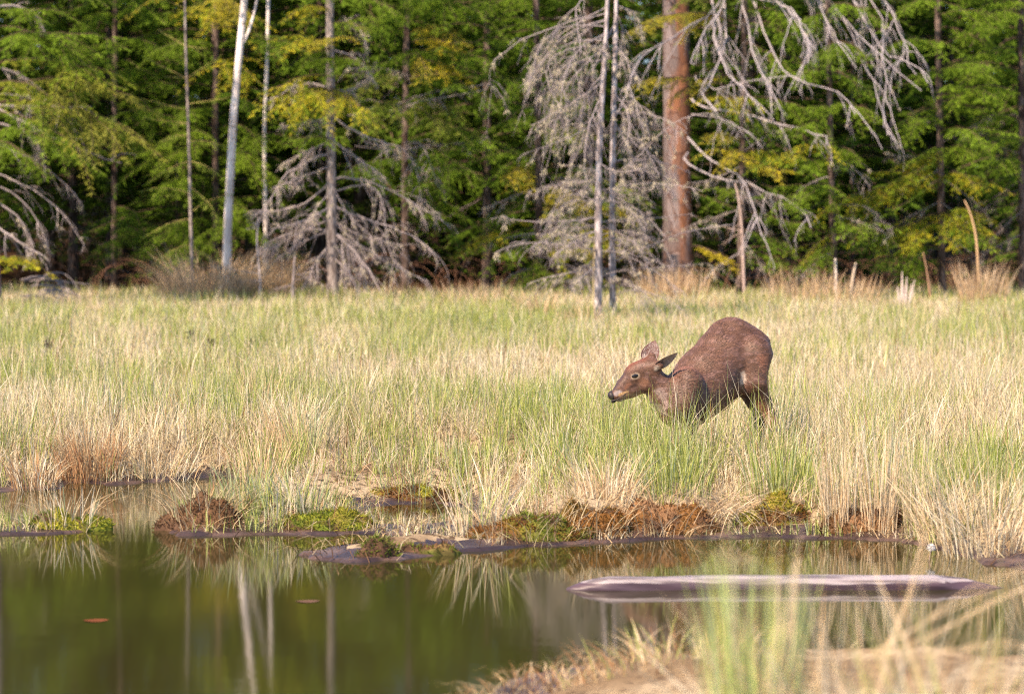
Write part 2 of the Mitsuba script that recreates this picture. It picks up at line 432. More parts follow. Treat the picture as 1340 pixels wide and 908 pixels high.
def spray(out, limbs, p0, p1, W, rng, leaf=0.06, step=0.075, base=MID, tip=BRIGHT, arch=0.10, bare=0.12, rad=0.010, droop=0.25, wood=TWIG):
    """One conifer bough: an arching limb with side twigs in a drooping plane, each twig set with flat needle sprigs."""
    p0, p1 = np.asarray(p0, float), np.asarray(p1, float)
    L = np.linalg.norm(p1 - p0)
    n = 9
    t = np.linspace(0, 1, n)[:, None]
    axis = p0 + (p1 - p0) * t + np.array([0, 0, 1.0]) * (arch * L * 4 * t * (1 - t)) + rng.normal(0, 0.012 * L, (n, 3)) * t
    if limbs is not None:
        limbs.add(*tube(axis, np.linspace(rad, rad * 0.3, n), 4), wood)
    m = max(3, int(L * (1 - bare) / step))
    tt = np.clip(np.linspace(bare, 1.0, m) + rng.normal(0, 0.01, m), 0, 1)
    tt = np.repeat(tt, 2)
    side = np.tile([1.0, -1.0], m)
    q = np.stack([np.interp(tt, t[:, 0], axis[:, k]) for k in range(3)], 1)
    d = (p1 - p0) / L
    perp = np.cross(d, [0, 0, 1.0])
    perp /= np.linalg.norm(perp) + 1e-9
    # a bough is lobed: groups of longer twigs along it
    lob = 0.62 + 0.38 * np.sin(tt * rng.uniform(16, 24) + rng.uniform(0, 6))
    wl = W * (np.clip(1.06 - tt, 0, 1) ** 0.65) * (0.35 + 0.65 * np.clip((tt - bare) * 5, 0, 1)) * lob * rng.uniform(0.65, 1.2, len(tt))
    ca = rng.normal(0.9, 0.12, len(tt))
    td = d * np.cos(ca)[:, None] + perp * (side * np.sin(ca))[:, None] + np.array([0, 0, -1.0]) * (droop * rng.uniform(0.2, 1.4, len(tt)))[:, None] + rng.normal(0, 0.07, (len(tt), 3))
    td /= np.linalg.norm(td, axis=1, keepdims=True)
    kmax = int(W * 1.2 / (leaf * 0.62)) + 2
    s = np.arange(kmax)[None, :] * leaf * 0.62 + rng.uniform(0, leaf * 0.4, (len(tt), kmax))
    ok = s <= wl[:, None] + leaf * 0.3
    ti, ki = np.nonzero(ok)
    sv = s[ti, ki]
    sag = -0.35 * (sv / max(W, 0.1)) ** 2 * W * droop
    o = q[ti] + td[ti] * sv[:, None]
    o[:, 2] += sag
    tdi = td[ti]
    tp = np.cross(tdi, [0, 0, 1.0])
    tp /= np.linalg.norm(tp, axis=1, keepdims=True) + 1e-9
    V_, F_, C_ = [], [], []
    tone = rng.uniform(0, 1, len(tt))[ti]
    for sd in (1, -1):
        a = rng.normal(0.72, 0.2, len(o))
        ld = tdi * np.cos(a)[:, None] + tp * (sd * np.sin(a))[:, None] + np.array([0, 0, 1.0]) * rng.normal(-0.12, 0.22, len(o))[:, None]
        ll = leaf * rng.uniform(0.7, 1.35, len(o))
        wd = np.cross(ld, [0, 0, 1.0]) + rng.normal(0, 0.65, ld.shape)
        wd /= np.linalg.norm(wd, axis=1, keepdims=True) + 1e-9
        hw = (leaf * 0.20 * rng.uniform(0.7, 1.3, len(o)))[:, None]
        V_.append(np.stack([o - wd * hw * 0.6, o + ld * ll[:, None] * 0.5 + wd * hw, o + ld * ll[:, None], o + wd * hw * 0.5], 1).reshape(-1, 3))
        fresh = np.clip(tone + rng.normal(0, 0.25, len(o)), 0, 1)[:, None]          # each twig its own green
        c = base * (1 - fresh) + tip * fresh
        C_.append(np.repeat(c * rng.uniform(0.75, 1.25, (len(o), 1)), 4, 0))
    v = np.vstack(V_)
    k = len(v) // 4
    f = (np.arange(k)[:, None, None] * 4 + np.array([[0, 1, 2], [0, 2, 3]])[None]).reshape(-1, 3)
    out.add(v, f, np.vstack(C_))


def trunk_mesh(path, radii, rng, sides=14, n=40, bump=0.10, uvs=False):
    """A tapered trunk along a path, its surface roughened and flared at the foot."""
    p = catmull(path, n)
    s = np.linspace(0, 1, n)
    r = np.interp(s, np.linspace(0, 1, len(radii)), radii) * (1 + 0.35 * np.exp(-s * 28))
    v, f = tube(p, r, sides)
    body = v[:n * sides].reshape(n, sides, 3)
    nz = meshkit.fbm(body * [11, 11, 5], 3, int(rng.integers(99))) - 0.5
    body += (body - p[:, None]) * (nz * 2 * bump)[..., None]
    v[:n * sides] = body.reshape(-1, 3)
    ang = np.tile(np.arange(sides) / sides, n)
    uv = np.column_stack([ang, np.repeat(p[:, 2], sides)])
    uv = np.vstack([uv, uv[:1], uv[-1:]])
    return v, f, uv


def add_trunk(key, path, radii, rng, bsdf='bark', **k):
    v, f, uv = trunk_mesh(path, radii, rng, **k)
    return part(key, 'trunk', ply((v, f), bsdf, smooth=True, uv=uv))


def conifer(key, x, y, H, R, z0, rng, leaf=0.07, per_m=9, base=MID, tip=BRIGHT, rad=0.11, lean=(0, 0), extra=(), seen=9.0, dead_low=6, step=None, W=0.42, facing=None):
    """A fir or spruce: trunk, limbs, crown of needle boughs; a few bare dead limbs below the crown."""
    zb = gz(x, y) - 0.1
    top = np.array([x + lean[0], y + lean[1], zb + H])
    path = [np.array([x, y, zb]), np.array([x + lean[0] * .4 + rng.normal(0, .03), y + lean[1] * .4, zb + H * .45]), top]
    add_trunk(key, path, [rad, rad * 0.62, 0.012], rng, n=26, sides=9, bsdf='dark_bark')
    crown, limbs = Soup(), Soup()

    def on(z):
        s = np.clip((z - zb) / H, 0, 1)
        c = catmull(path, 24)
        return np.array([np.interp(s, np.linspace(0, 1, 24), c[:, k]) for k in range(3)])

    z = z0
    a = rng.uniform(0, 6.28)
    while z < H - 0.25:
        far = z > seen
        a += 2.4 + rng.normal(0, 0.35)
        prof = (1 - (z - z0 * 0.6) / (H - z0 * 0.6)) ** 0.75
        L = R * prof * rng.uniform(0.65, 1.12) + 0.15
        aa = a if facing is None else facing + rng.normal(0, 0.9)
        p0 = on(zb + z)
        p1 = p0 + np.array([math.cos(aa) * L, math.sin(aa) * L, -L * rng.uniform(0.05, 0.42) + 0.10 * (z / H) * L])
        lf = leaf * (2.0 if far else 1.0)
        spray(crown, limbs, p0, p1, min(W, 0.42 * L + 0.1) * rng.uniform(0.8, 1.2), rng, lf, (step or lf * 1.15), base * rng.uniform(0.75, 1.25), tip * rng.uniform(0.7, 1.2), rad=0.006 + 0.008 * L)
        z += rng.uniform(0.6, 1.4) / per_m * (1.8 if far else 1.0)
    for e in extra:
        spray(crown, limbs, rng=rng, **e)
    for _ in range(dead_low):
        z = rng.uniform(0.4, max(z0, 0.8) + 0.8)
        p0 = on(zb + z)
        a, L = rng.uniform(0, 6.28), rng.uniform(0.5, 1.3)
        twiggy(limbs, [p0, p0 + [math.cos(a) * L, math.sin(a) * L, -L * rng.uniform(0.1, 0.6)]], 0.010, rng, DEADDARK, subs=6, sub=0.35)
    part(key, 'limb', limbs.shape('wood'), kind='stuff')
    part(key, 'crown', crown.shape('needle'), kind='stuff')
    return on


def twiggy(out, pts, rad, rng, col, subs=12, sub=0.45, depth=1, hang=0.6, lichen=None, tufts=0, fork=0.9, start=0.15):
    """A dead limb: a crooked tube through pts with drooping side twigs and twiglets; lichen tufts go to another soup."""
    p = catmull(pts, max(6, 3 * len(pts)))
    L = np.linalg.norm(np.diff(p, axis=0), axis=1).sum()
    p[1:] += rng.normal(0, 0.014 * L / math.sqrt(len(p)), (len(p) - 1, 3))
    out.add(*tube(p, np.linspace(rad, rad * 0.35, len(p)), 5 if rad > 0.007 else 3), col * rng.uniform(0.8, 1.2))
    if depth < 0:
        return
    sarr = np.linspace(0, 1, len(p))
    for k in range(subs):
        t = rng.uniform(start, 1.0)
        o = np.array([np.interp(t, sarr, p[:, c]) for c in range(3)])
        i0 = min(int(t * (len(p) - 1)), len(p) - 2)
        d = p[i0 + 1] - p[i0]
        d /= np.linalg.norm(d) + 1e-9
        perp = np.cross(d, [0, 0, 1.0]) + 1e-4
        perp /= np.linalg.norm(perp)
        perp = perp * rng.choice([-1, 1]) + np.array([0, 0, 1]) * rng.normal(0, 0.5)
        l = sub * L ** 0.5 * (1.1 - 0.6 * t) * rng.uniform(0.35, 1.1)
        e = o + l * (d * rng.uniform(0.3, 0.9) * fork + perp * rng.uniform(0.3, 0.8) + np.array([0, 0, -hang]) * rng.uniform(0.2, 1.0))
        m = (o + e) / 2 + np.array([0, 0, 0.12 * l]) + rng.normal(0, 0.06 * l, 3)
        twiggy(out, [o, m, e], max(rad * 0.42, 0.0022), rng, col, subs=4 if depth > 0 else 0, sub=sub * 0.75, depth=depth - 1, hang=hang, lichen=lichen, tufts=tufts * 0.3, fork=fork)
    if lichen is not None:
        for _ in range(rng.poisson(tufts * 0.45)):
            t = rng.uniform(0.15, 1)
            o = np.array([np.interp(t, sarr, p[:, c]) for c in range(3)])
            tuft(lichen, o, rng.uniform(0.015, 0.042), rng)


def tuft(out, o, r, rng, col=LICHEN, n=16, drop=1.0):
    d = rng.normal(0, 1, (n, 3)) * [0.6, 0.6, 0.5] - [0, 0, 0.8 * drop]
    d /= np.linalg.norm(d, axis=1, keepdims=True)
    s = np.cross(d, rng.normal(0, 1, (n, 3)))
    s /= np.linalg.norm(s, axis=1, keepdims=True)
    b = o + rng.normal(0, 0.35 * r, (n, 3))
    w = (r * 0.16 * rng.uniform(0.6, 1.4, n))[:, None]
    v = np.stack([b - s * w, b + s * w, b + d * (r * rng.uniform(0.6, 1.8, n))[:, None]], 1).reshape(-1, 3)
    out.add(v, np.arange(3 * n).reshape(-1, 3), np.repeat(col * rng.uniform(0.7, 1.15, (n, 1)), 3, 0))


# ---------------------------------------------------------------- the forest: crowded firs behind, a few kinds repeated
rng = np.random.default_rng(5)
KINDS = []
for k in range(6):
    x0, y0 = 0.0, 100.0
    name = f'model_fir_{k}'
    H = (12.5, 13.5, 11.5, 14.0, 6.5, 5.0)[k]
    young = k > 3
    conifer(name, x0, y0, H, (2.7, 2.4, 2.9, 2.5, 1.7, 1.5)[k], (1.3, 1.7, 1.1, 2.1, 0.2, 0.15)[k], rng, leaf=(0.17, 0.17, 0.19, 0.19, 0.11, 0.10)[k], per_m=(13, 13, 12, 12, 15, 17)[k],
            base=DARK, tip=MID * (0.8, 1.0, 0.85, 0.9, 1.1, 1.0)[k], rad=(0.10, 0.09, 0.11, 0.10, 0.045, 0.04)[k], W=0.7 if not young else 0.45, seen=9.5, dead_low=7 if not young else 2, step=0.17 if not young else None)
    group = {'type': 'shapegroup'}
    for p in ('trunk', 'limb', 'crown'):
        shape = scene.pop(f'{name}__{p}')
        shape['to_world'] = T().translate([-x0, -y0, -gz(x0, y0)])
        group[p] = shape
        labels.pop(f'{name}__{p}', None)
    scene[f'kind_of_fir_{k}'] = group
    KINDS.append(f'kind_of_fir_{k}')
spots = []
for row, (yy, count, half) in enumerate([(58.5, 8, 10), (62, 12, 12), (67, 15, 14), (73, 17, 16), (80, 18, 18.5), (89, 20, 21), (98, 22, 23), (108, 28, 26)]):
    for k in range(count):
        spots.append((row, -half + 2 * half * (k + 0.5 + rng.uniform(-0.4, 0.4)) / count, yy + rng.uniform(-2.0, 2.0)))
spots += [(1, -10.6, 52.0), (1, -12.4, 54.0), (1, -11.0, 56.0), (1, -13.0, 58.0)]          # unseen firs past the left edge, added to shade the low left forest
for row, x, y in spots:
    if row == 0 and (10 < 670 + FOCAL * x / y < 215 or 1190 < 670 + FOCAL * x / y < 1340):
        y += 6.0
    key = thing('fir_tree', 'tall dark green fir standing deep in the crowded forest behind the meadow', 'conifer tree', 'dark firs deep in the forest')
    labels[key + '__limb'] = {'kind': 'stuff'}
    labels[key + '__crown'] = {'kind': 'stuff'}
    s = rng.uniform(0.85, 1.15)
    scene[key] = {'type': 'instance', 'shape': {'type': 'ref', 'id': KINDS[int(rng.integers(4))]},
                  'to_world': T().translate([x, y, gz(x, y)]).rotate([0, 0, 1], float(rng.uniform(0, 360))).scale([s, s, s * float(rng.uniform(0.95, 1.1))])}
for k in range(26):
    y = rng.uniform(56, 72)
    x = -9.8 + 19.6 * (k + rng.uniform(0, 1)) / 26 + rng.normal(0, 0.2)
    uu = 670 + FOCAL * x / y
    if y < 64 and (30 < uu < 205 or 990 < uu < 1070 or 1190 < uu < 1340 or 570 < uu < 620):
        y += 10.0                                                # the dark gaps between the boughs
    key = thing('young_fir', 'young dark green fir growing low among the trunks at the edge of the forest', 'conifer tree', 'young firs under the taller trees')
    labels[key + '__limb'] = {'kind': 'stuff'}
    labels[key + '__crown'] = {'kind': 'stuff'}
    s = rng.uniform(0.6, 1.2)
    scene[key] = {'type': 'instance', 'shape': {'type': 'ref', 'id': KINDS[4 + int(rng.integers(2))]},
                  'to_world': T().translate([x, y, gz(x, y)]).rotate([0, 0, 1], float(rng.uniform(0, 360))).scale([s, s, s])}

# ---------------------------------------------------------------- the forest: the trees one can tell apart at its edge
def root(u, Y):
    p = at(u, 380, Y)
    return p[0], Y, gz(p[0], Y) - 0.08


def stem(u, Y, ups):
    """Trunk path from the ground at (u, Y) through pixels ups."""
    x, y, z = root(u, Y)
    return [np.array([x, y, z])] + [at(a, b, Y) for a, b in ups]


def between(path, v, Y):
    """The point of a trunk path at photo row v."""
    c = catmull(path, 60)
    vv = project(c)[1]
    return c[np.argmin(np.abs(vv - v))]


def dead_limbs(key, path, Y, limbs, rng, rad=0.016, col=DEAD, subs=14, tufts=5, sub=0.42, name='dead_branch', hang=0.7):
    lich = Soup()
    for l in limbs:
        v0, pts = l[0], l[1:]
        dy = rng.uniform(-0.9, 0.4)
        line = [between(path, v0, Y)] + [at(u, v, Y + dy * (k + 1) / len(pts)) for k, (u, v) in enumerate(pts)]
        out = Soup()
        twiggy(out, line, rad * rng.uniform(0.7, 1.2), rng, col, subs=subs, sub=sub, hang=hang, lichen=lich, tufts=tufts)
        part(key, name, out.shape('wood'))
    if lich.n:
        part(key, 'lichen', lich.shape('soft'), 'pale hanging lichen on the dead twigs', 'stuff')


def boughs(key, path, Y, items, rng, W=0.42, leaf=0.06, droop=0.6, name='bough', **k):
    """Live boughs: (start row on the trunk or a start pixel, end pixel, base, tip)."""
    for e in items:
        v0, (u1, v1), base, tip = e[:4]
        crown, limbs = Soup(), Soup()
        dy = rng.uniform(-1.7, -0.5)
        p0 = between(path, v0, Y) if np.isscalar(v0) else at(v0[0], v0[1], Y + dy * 0.4)
        p1 = at(u1, v1, Y + dy)
        w = (e[4] if len(e) > 4 else W) * 1.08
        kw = dict(leaf=leaf, base=base * rng.uniform(0.85, 1.15), tip=tip * rng.uniform(0.85, 1.15), droop=droop * rng.uniform(0.7, 1.3), **k)
        spray(crown, limbs, p0, p1, w, rng, rad=0.012, **kw)
        L = np.linalg.norm(p1 - p0)
        d = (p1 - p0) / L
        side = np.cross(d, [0, 0, 1.0])
        for _ in range(7):                                   # secondary boughs fanning off the first
            f0 = rng.uniform(0.25, 0.85)
            q0 = p0 + (p1 - p0) * f0 + [0, 0, 0.3 * L * f0 * (1 - f0)]
            q1 = q0 + (d * rng.uniform(0.5, 1.0) + side * rng.normal(0, 0.55) + np.array([0, -0.25, -rng.uniform(0.0, 0.55)])) * max(0.35, (1 - f0) * L * 0.8)
            spray(crown, limbs, q0, q1, w * rng.uniform(0.5, 0.85), rng, rad=0.006, **kw)
        b = part(key, name, limbs.shape('wood'))
        part(b, 'needles', crown.shape('needle'), kind='stuff')


def high_crown(key, path, rng, z0, R, n, base, tip, leaf=0.2):
    """The live crown above the picture."""
    crown, limbs = Soup(), Soup()
    c = catmull(path, 60)
    top = c[-1, 2]
    for k in range(n):
        z = z0 + (top - z0) * (k + rng.uniform(0, 1)) / n
        p0 = c[np.argmin(np.abs(c[:, 2] - z))]
        a, L = 2.4 * k + rng.normal(0, 0.3), R * (1 - 0.85 * (z - z0) / (top - z0)) * rng.uniform(0.7, 1.1)
        spray(crown, limbs, p0, p0 + [math.cos(a) * L, math.sin(a) * L, -0.12 * L], 0.6, rng, leaf, leaf * 1.1, base=base, tip=tip, rad=0.02)
    part(key, 'limb', limbs.shape('wood'), kind='stuff')
    part(key, 'crown', crown.shape('needle'), kind='stuff')


rng = np.random.default_rng(71)
# white birch
t = thing('birch_tree', 'white barked birch trunk standing in a heap of dry straw on the left', 'birch tree')
birch = stem(299, 52, [(298, 300), (302, 220), (306, 150), (311, 95), (317, 30), (326, -60)]) + [at(336, -170, 52), at(342, -330, 52)]
add_trunk(t, birch, [0.072, 0.068, 0.062, 0.056, 0.05, 0.04, 0.02], rng, bsdf='birch_bark', bump=0.03, n=60)
for v0, pts in [(60, [(326, 40), (340, -20), (362, -90)]), (-60, [(310, -100), (290, -190)]), (-120, [(350, -180), (380, -260)])]:
    line = [between(birch, v0, 52)] + [at(u, v, 52 + rng.uniform(-.3, .3)) for u, v in pts]
    part(t, 'limb', ply(tube(catmull(line, 12), np.linspace(0.026, 0.010, 12), 7), 'birch_bark', smooth=True))
leafy = Soup()
for _ in range(60):
    o = at(rng.uniform(250, 420), rng.uniform(-420, -60), 52 + rng.uniform(-1, 1))
    d = rng.normal(0, 0.16, (60, 3)) + o
    e, f_ = rng.normal(0, 0.035, (60, 3)), rng.normal(0, 0.025, (60, 3))
    leafy.add(np.stack([d - e, d + f_, d + e, d - f_], 1).reshape(-1, 3), (np.arange(60)[:, None, None] * 4 + np.array([[0, 1, 2], [0, 2, 3]])[None]).reshape(-1, 3), np.repeat(np.array([0.22, 0.26, 0.03]) * rng.uniform(0.6, 1.3, (60, 1)), 4, 0))
part(t, 'leaves', leafy.shape('needle'), kind='stuff')
t = thing('birch_tree', 'thin pale birch stem right of the white birch, mostly hidden by boughs', 'birch tree')
thin = stem(344, 56.5, [(347, 260), (346, 180), (349, 90), (351, 10), (352, -120)])
add_trunk(t, thin, [0.04, 0.036, 0.034, 0.030, 0.02], rng, bsdf='birch_bark', bump=0.04)

# larch sapling
t = thing('larch_sapling', 'slender larch sapling with sparse feathery branches left of the white birch', 'larch tree')
larch = stem(253, 50.5, [(249, 260), (247, 180), (244, 90), (242, 10), (240, -90)])
add_trunk(t, larch, [0.030, 0.027, 0.023, 0.018, 0.006], rng, bump=0.05)
for v0, (u1, v1) in [(60, (205, 38)), (62, (272, 64)), (100, (190, 76)), (102, (290, 72)), (100, (215, 100)), (140, (300, 128)), (146, (180, 128)), (160, (188, 155)), (158, (222, 165)), (186, (290, 190)), (182, (212, 186)),
                     (215, (195, 240)), (215, (290, 232)), (250, (185, 250)), (245, (285, 285)), (285, (190, 310)), (280, (300, 255)), (320, (200, 345)), (330, (280, 340)), (20, (270, -8)), (10, (215, 0)), (-30, (255, -60)), (-50, (228, -80))]:
    crown, limbs = Soup(), Soup()
    up = v0 < 170
    spray(crown, limbs, between(larch, v0, 50.5), at(u1, v1, 50.5 + rng.uniform(-0.5, 0.3)), 0.13 if up else 0.34, rng, 0.030 if up else 0.05, 0.05, base=BRIGHT * (0.9 if up else 0.8), tip=np.array([0.24, 0.30, 0.06]), droop=0.2 if up else 0.5, rad=0.007, wood=np.array([0.30, 0.24, 0.10]), arch=0.0 if up else 0.08)
    b = part(t, 'bough', limbs.shape('wood'))
    part(b, 'needles', crown.shape('needle'), kind='stuff')

# big spruce at the left edge
t = thing('spruce_tree', 'large spruce at the left edge with drooping green boughs and grey dead twigs', 'spruce tree')
P = stem(-14, 48, [(-14, 200), (-12, 0), (-10, -160), (-8, -330)])
add_trunk(t, P, [0.17, 0.14, 0.12, 0.08, 0.02], rng, n=50)
G, Y_ = BRIGHT * 0.9, np.array([0.26, 0.27, 0.04])
boughs(t, P, 48, [(60, (100, 60), MID, BRIGHT), (20, (60, 30), MID, BRIGHT), (70, (170, 60), MID, BRIGHT), (90, (160, 120), G, Y_, 0.5), (120, (175, 130), OLIVE, Y_, 0.5), (130, (215, 205), OLIVE, Y_, 0.6), (140, (190, 190), OLIVE, BRIGHT, 0.5),
                  (150, (130, 225), MID, BRIGHT, 0.5), (190, (60, 235), MID, BRIGHT, 0.4), (110, (90, 150), G, Y_, 0.5), (170, (110, 215), MID, BRIGHT), (345, (50, 352), G, YELLOW, 0.2), (-40, (140, 10), MID, BRIGHT), (-80, (120, -40), MID, G), (40, (130, 100), MID, BRIGHT)], rng, droop=0.5)
dead_limbs(t, P, 48, [(85, (30, 100), (65, 128)), (130, (60, 140), (120, 140)), (140, (70, 180), (160, 215)), (160, (50, 190), (60, 225)), (190, (60, 220), (105, 265)), (230, (60, 260), (110, 320)), (240, (50, 290), (65, 330)), (260, (35, 300), (42, 340)),
                      (290, (30, 320), (60, 335)), (10, (40, 15), (62, 55)), (130, (40, 160), (45, 215)), (120, (80, 150), (110, 190))], rng, tufts=3, rad=0.018)
high_crown(t, P, rng, 5.0, 1.5, 16, DARK, MID)

# spruce with dead lower limbs
t = thing('spruce_tree', 'grey trunked spruce with fans of dead lower branches and yellow green tips above', 'spruce tree')
P = stem(436, 50, [(434, 300), (433, 200), (432, 80), (431, -60), (430, -300), (430, -600)])
add_trunk(t, P, [0.085, 0.075, 0.066, 0.058, 0.045, 0.03, 0.01], rng, n=60)
dead_limbs(t, P, 50, [(205, (380, 225), (345, 285)), (240, (390, 270), (330, 275)), (285, (380, 310), (338, 335)), (300, (390, 320), (345, 355)), (215, (400, 230), (360, 245)), (320, (415, 340), (400, 375)), (300, (410, 300), (335, 330)), (270, (395, 290), (352, 300)),
                      (232, (490, 240), (535, 262), (580, 290)), (270, (490, 290), (530, 305), (572, 335)), (290, (490, 315), (545, 320)), (300, (470, 340), (480, 385)), (310, (480, 350), (500, 388)), (300, (500, 340), (560, 368)), (280, (470, 320), (520, 345)), (240, (455, 280), (520, 325)),
                      (255, (500, 262), (510, 330), (535, 355)), (330, (450, 350), (470, 385)), (190, (400, 200), (370, 215)), (190, (465, 205), (500, 230)), (120, (400, 110), (360, 130)), (150, (410, 160), (372, 165)), (120, (460, 118), (490, 88)), (150, (470, 175), (520, 190)),
                      (30, (460, 30), (480, 60)), (60, (470, 80), (490, 110)), (250, (420, 265), (395, 300)), (320, (445, 330), (455, 372))], rng, tufts=7, rad=0.016, subs=16, sub=0.5)
boughs(t, P, 50, [(118, (345, 158), BRIGHT, YELLOW, 0.35), (122, (482, 160), BRIGHT, YELLOW, 0.35), (110, (372, 150), BRIGHT, YELLOW, 0.3), (115, (440, 150), OLIVE, YELLOW, 0.3), (98, (338, 135), BRIGHT, YELLOW, 0.2), (60, (380, 58), BRIGHT, YELLOW, 0.25), (66, (418, 62), OLIVE, YELLOW, 0.2),
                  (70, (395, 88), MID, BRIGHT, 0.4), (80, (440, 90), MID, G, 0.3), (20, (380, 22), MID, YELLOW, 0.25), (30, (480, 40), OLIVE, BRIGHT, 0.35), (0, (400, -5), MID, BRIGHT, 0.3), (-10, (520, 20), MID, BRIGHT, 0.4), (190, (395, 190), MID, G, 0.25)], rng)
high_crown(t, P, rng, 5.3, 1.7, 36, MID, BRIGHT)

# fir between, with the yellow boughs
t = thing('fir_tree', 'fir with bright yellow tipped boughs near the top edge, left of centre', 'conifer tree')
P = stem(530, 53.5, [(530, 300), (530, 200), (532, 60), (534, -100), (534, -500)])
add_trunk(t, P, [0.060, 0.055, 0.05, 0.045, 0.03, 0.01], rng, n=40, bsdf='dark_bark')
boughs(t, P, 52.5, [(40, (612, 60), OLIVE, YELLOW, 0.3), ((540, 55), (592, 62), YELLOW * 0.8, YELLOW, 0.28), ((550, 80), (612, 104), YELLOW * 0.8, YELLOW, 0.32), ((545, 70), (560, 106), OLIVE, YELLOW, 0.3), (20, (640, 30), MID, BRIGHT, 0.45), (10, (600, 25), MID, BRIGHT, 0.45), (30, (480, 50), MID, BRIGHT, 0.45),
                    (70, (645, 90), MID, BRIGHT, 0.45), (130, (600, 160), OLIVE, G, 0.5), (140, (480, 170), MID, OLIVE, 0.5), (150, (580, 180), OLIVE, G, 0.45), (170, (660, 205), MID, BRIGHT, 0.35), (100, (470, 130), MID, OLIVE, 0.4), (190, (620, 245), MID, G, 0.4), (210, (470, 230), DARK, MID, 0.5),
                    (230, (600, 330), MID, BRIGHT, 0.35), (240, (560, 245), DARK, MID, 0.45), (0, (540, 30), MID, BRIGHT, 0.45), (-30, (610, -10), MID, BRIGHT, 0.45), (-30, (470, -5), MID, BRIGHT, 0.45), (110, (650, 145), DARK, MID, 0.5)], rng, droop=0.5)
dead_limbs(t, P, 52.5, [(190, (570, 190), (628, 188)), (195, (500, 195), (465, 192)), (200, (560, 205), (570, 240)), (140, (500, 140), (455, 152)), (130, (580, 118), (640, 112)), (100, (500, 90), (455, 90)), (260, (560, 270), (590, 300)), (215, (545, 225), (552, 268)), (300, (500, 310), (480, 340)), (150, (545, 135), (635, 118))], rng, tufts=6, rad=0.016)
high_crown(t, P, rng, 5.5, 2.0, 30, DARK, MID)

# the two grey stems in front, hung with lichen
t = thing('dead_spruce', 'thin grey dead spruce stem, left of two, carrying a mass of lichen hung twigs', 'dead tree')
P = LEFT_STEM = stem(782, 42, [(783, 300), (784, 200), (789, 110), (794, 20), (797, -90)])
add_trunk(t, P, [0.055, 0.050, 0.044, 0.036, 0.026, 0.012], rng, n=50, sides=10, bsdf='grey_bark')
dead_limbs(t, P, 42, [(285, (720, 290), (655, 286)), (330, (740, 320), (690, 318), (648, 330)), (352, (740, 358), (690, 372)), (240, (745, 240), (705, 250)), (265, (745, 255), (715, 300)), (300, (755, 315), (725, 335)), (230, (760, 250), (735, 275)), (345, (765, 360), (745, 378)),
                      (215, (810, 225), (850, 215)), (330, (760, 320), (740, 300))], rng, tufts=4, rad=0.010, subs=12)
dead_limbs(t, P, 42, [(20, (740, 40), (700, 85)), (25, (725, 60), (692, 130)), (30, (745, 60), (720, 130)), (40, (750, 75), (735, 150)), (60, (745, 110), (720, 200)), (70, (760, 120), (755, 200)), (90, (755, 150), (712, 180)), (110, (740, 140), (695, 165)), (50, (720, 70), (690, 110)), (35, (710, 55), (700, 105)),
                      (140, (760, 190), (740, 235)), (120, (770, 170), (765, 225)), (160, (755, 175), (690, 200)), (80, (730, 95), (705, 150)), (45, (770, 70), (748, 120)), (10, (700, 45), (640, 92), (652, 128)), (0, (755, 10), (760, 60), (757, 75)), (60, (720, 80), (745, 160)), (75, (735, 100), (728, 175)), (95, (765, 130), (775, 205))],
           rng, tufts=8, rad=0.009, subs=12, sub=0.46, name='lichened_branch', hang=1.1)
t = thing('dead_spruce', 'thin grey dead spruce stem, right of two, with bare twigs reaching over the pine trunk', 'dead tree')
P = RIGHT_STEM = stem(803, 42.3, [(801, 300), (802, 200), (804, 110), (806, 20), (808, -90)])
add_trunk(t, P, [0.046, 0.042, 0.040, 0.036, 0.028, 0.012], rng, n=50, sides=10, bsdf='grey_bark')
dead_limbs(t, P, 42.3, [(290, (860, 285), (905, 280)), (340, (880, 310), (960, 293)), (245, (850, 240), (920, 250)), (300, (830, 320), (850, 345)), (215, (850, 210), (900, 225)), (350, (860, 350), (930, 345)), (330, (840, 345), (895, 385)), (260, (835, 275), (870, 310)), (320, (850, 310), (880, 345)),
                        (230, (850, 190), (885, 160), (940, 150)), (355, (775, 350), (745, 352))], rng, tufts=4, rad=0.009, subs=12)
dead_limbs(t, P, 42.3, [(130, (840, 140), (885, 200)), (140, (830, 170), (860, 225)), (150, (850, 150), (900, 175)), (160, (820, 190), (830, 225)), (110, (830, 130), (850, 180)), (170, (840, 190), (880, 250)), (20, (815, 40), (812, 90)), (60, (820, 80), (826, 110)), (180, (850, 200), (900, 260)), (120, (822, 150), (815, 200)),
                        (30, (795, 50), (775, 90)), (10, (825, 15), (840, 45))],
           rng, tufts=7, rad=0.008, subs=13, sub=0.45, name='lichened_branch', hang=1.0)

for P_, k_ in ((LEFT_STEM, 'dead_spruce'), (RIGHT_STEM, 'dead_spruce_001')):
    items = []
    for side in (-1, 1):
        for _ in range(11):
            v0 = rng.uniform(225, 385)
            L_ = rng.uniform(35, 95)
            x0 = 783 if k_ == 'dead_spruce' else 802
            items.append((v0, (x0 + side * L_ * 0.5, v0 + rng.uniform(-14, 10)), (x0 + side * L_, v0 + rng.uniform(-18, 34))))
    dead_limbs(k_, P_, 42.1, items, rng, tufts=3, rad=0.0065, subs=12, sub=0.42)

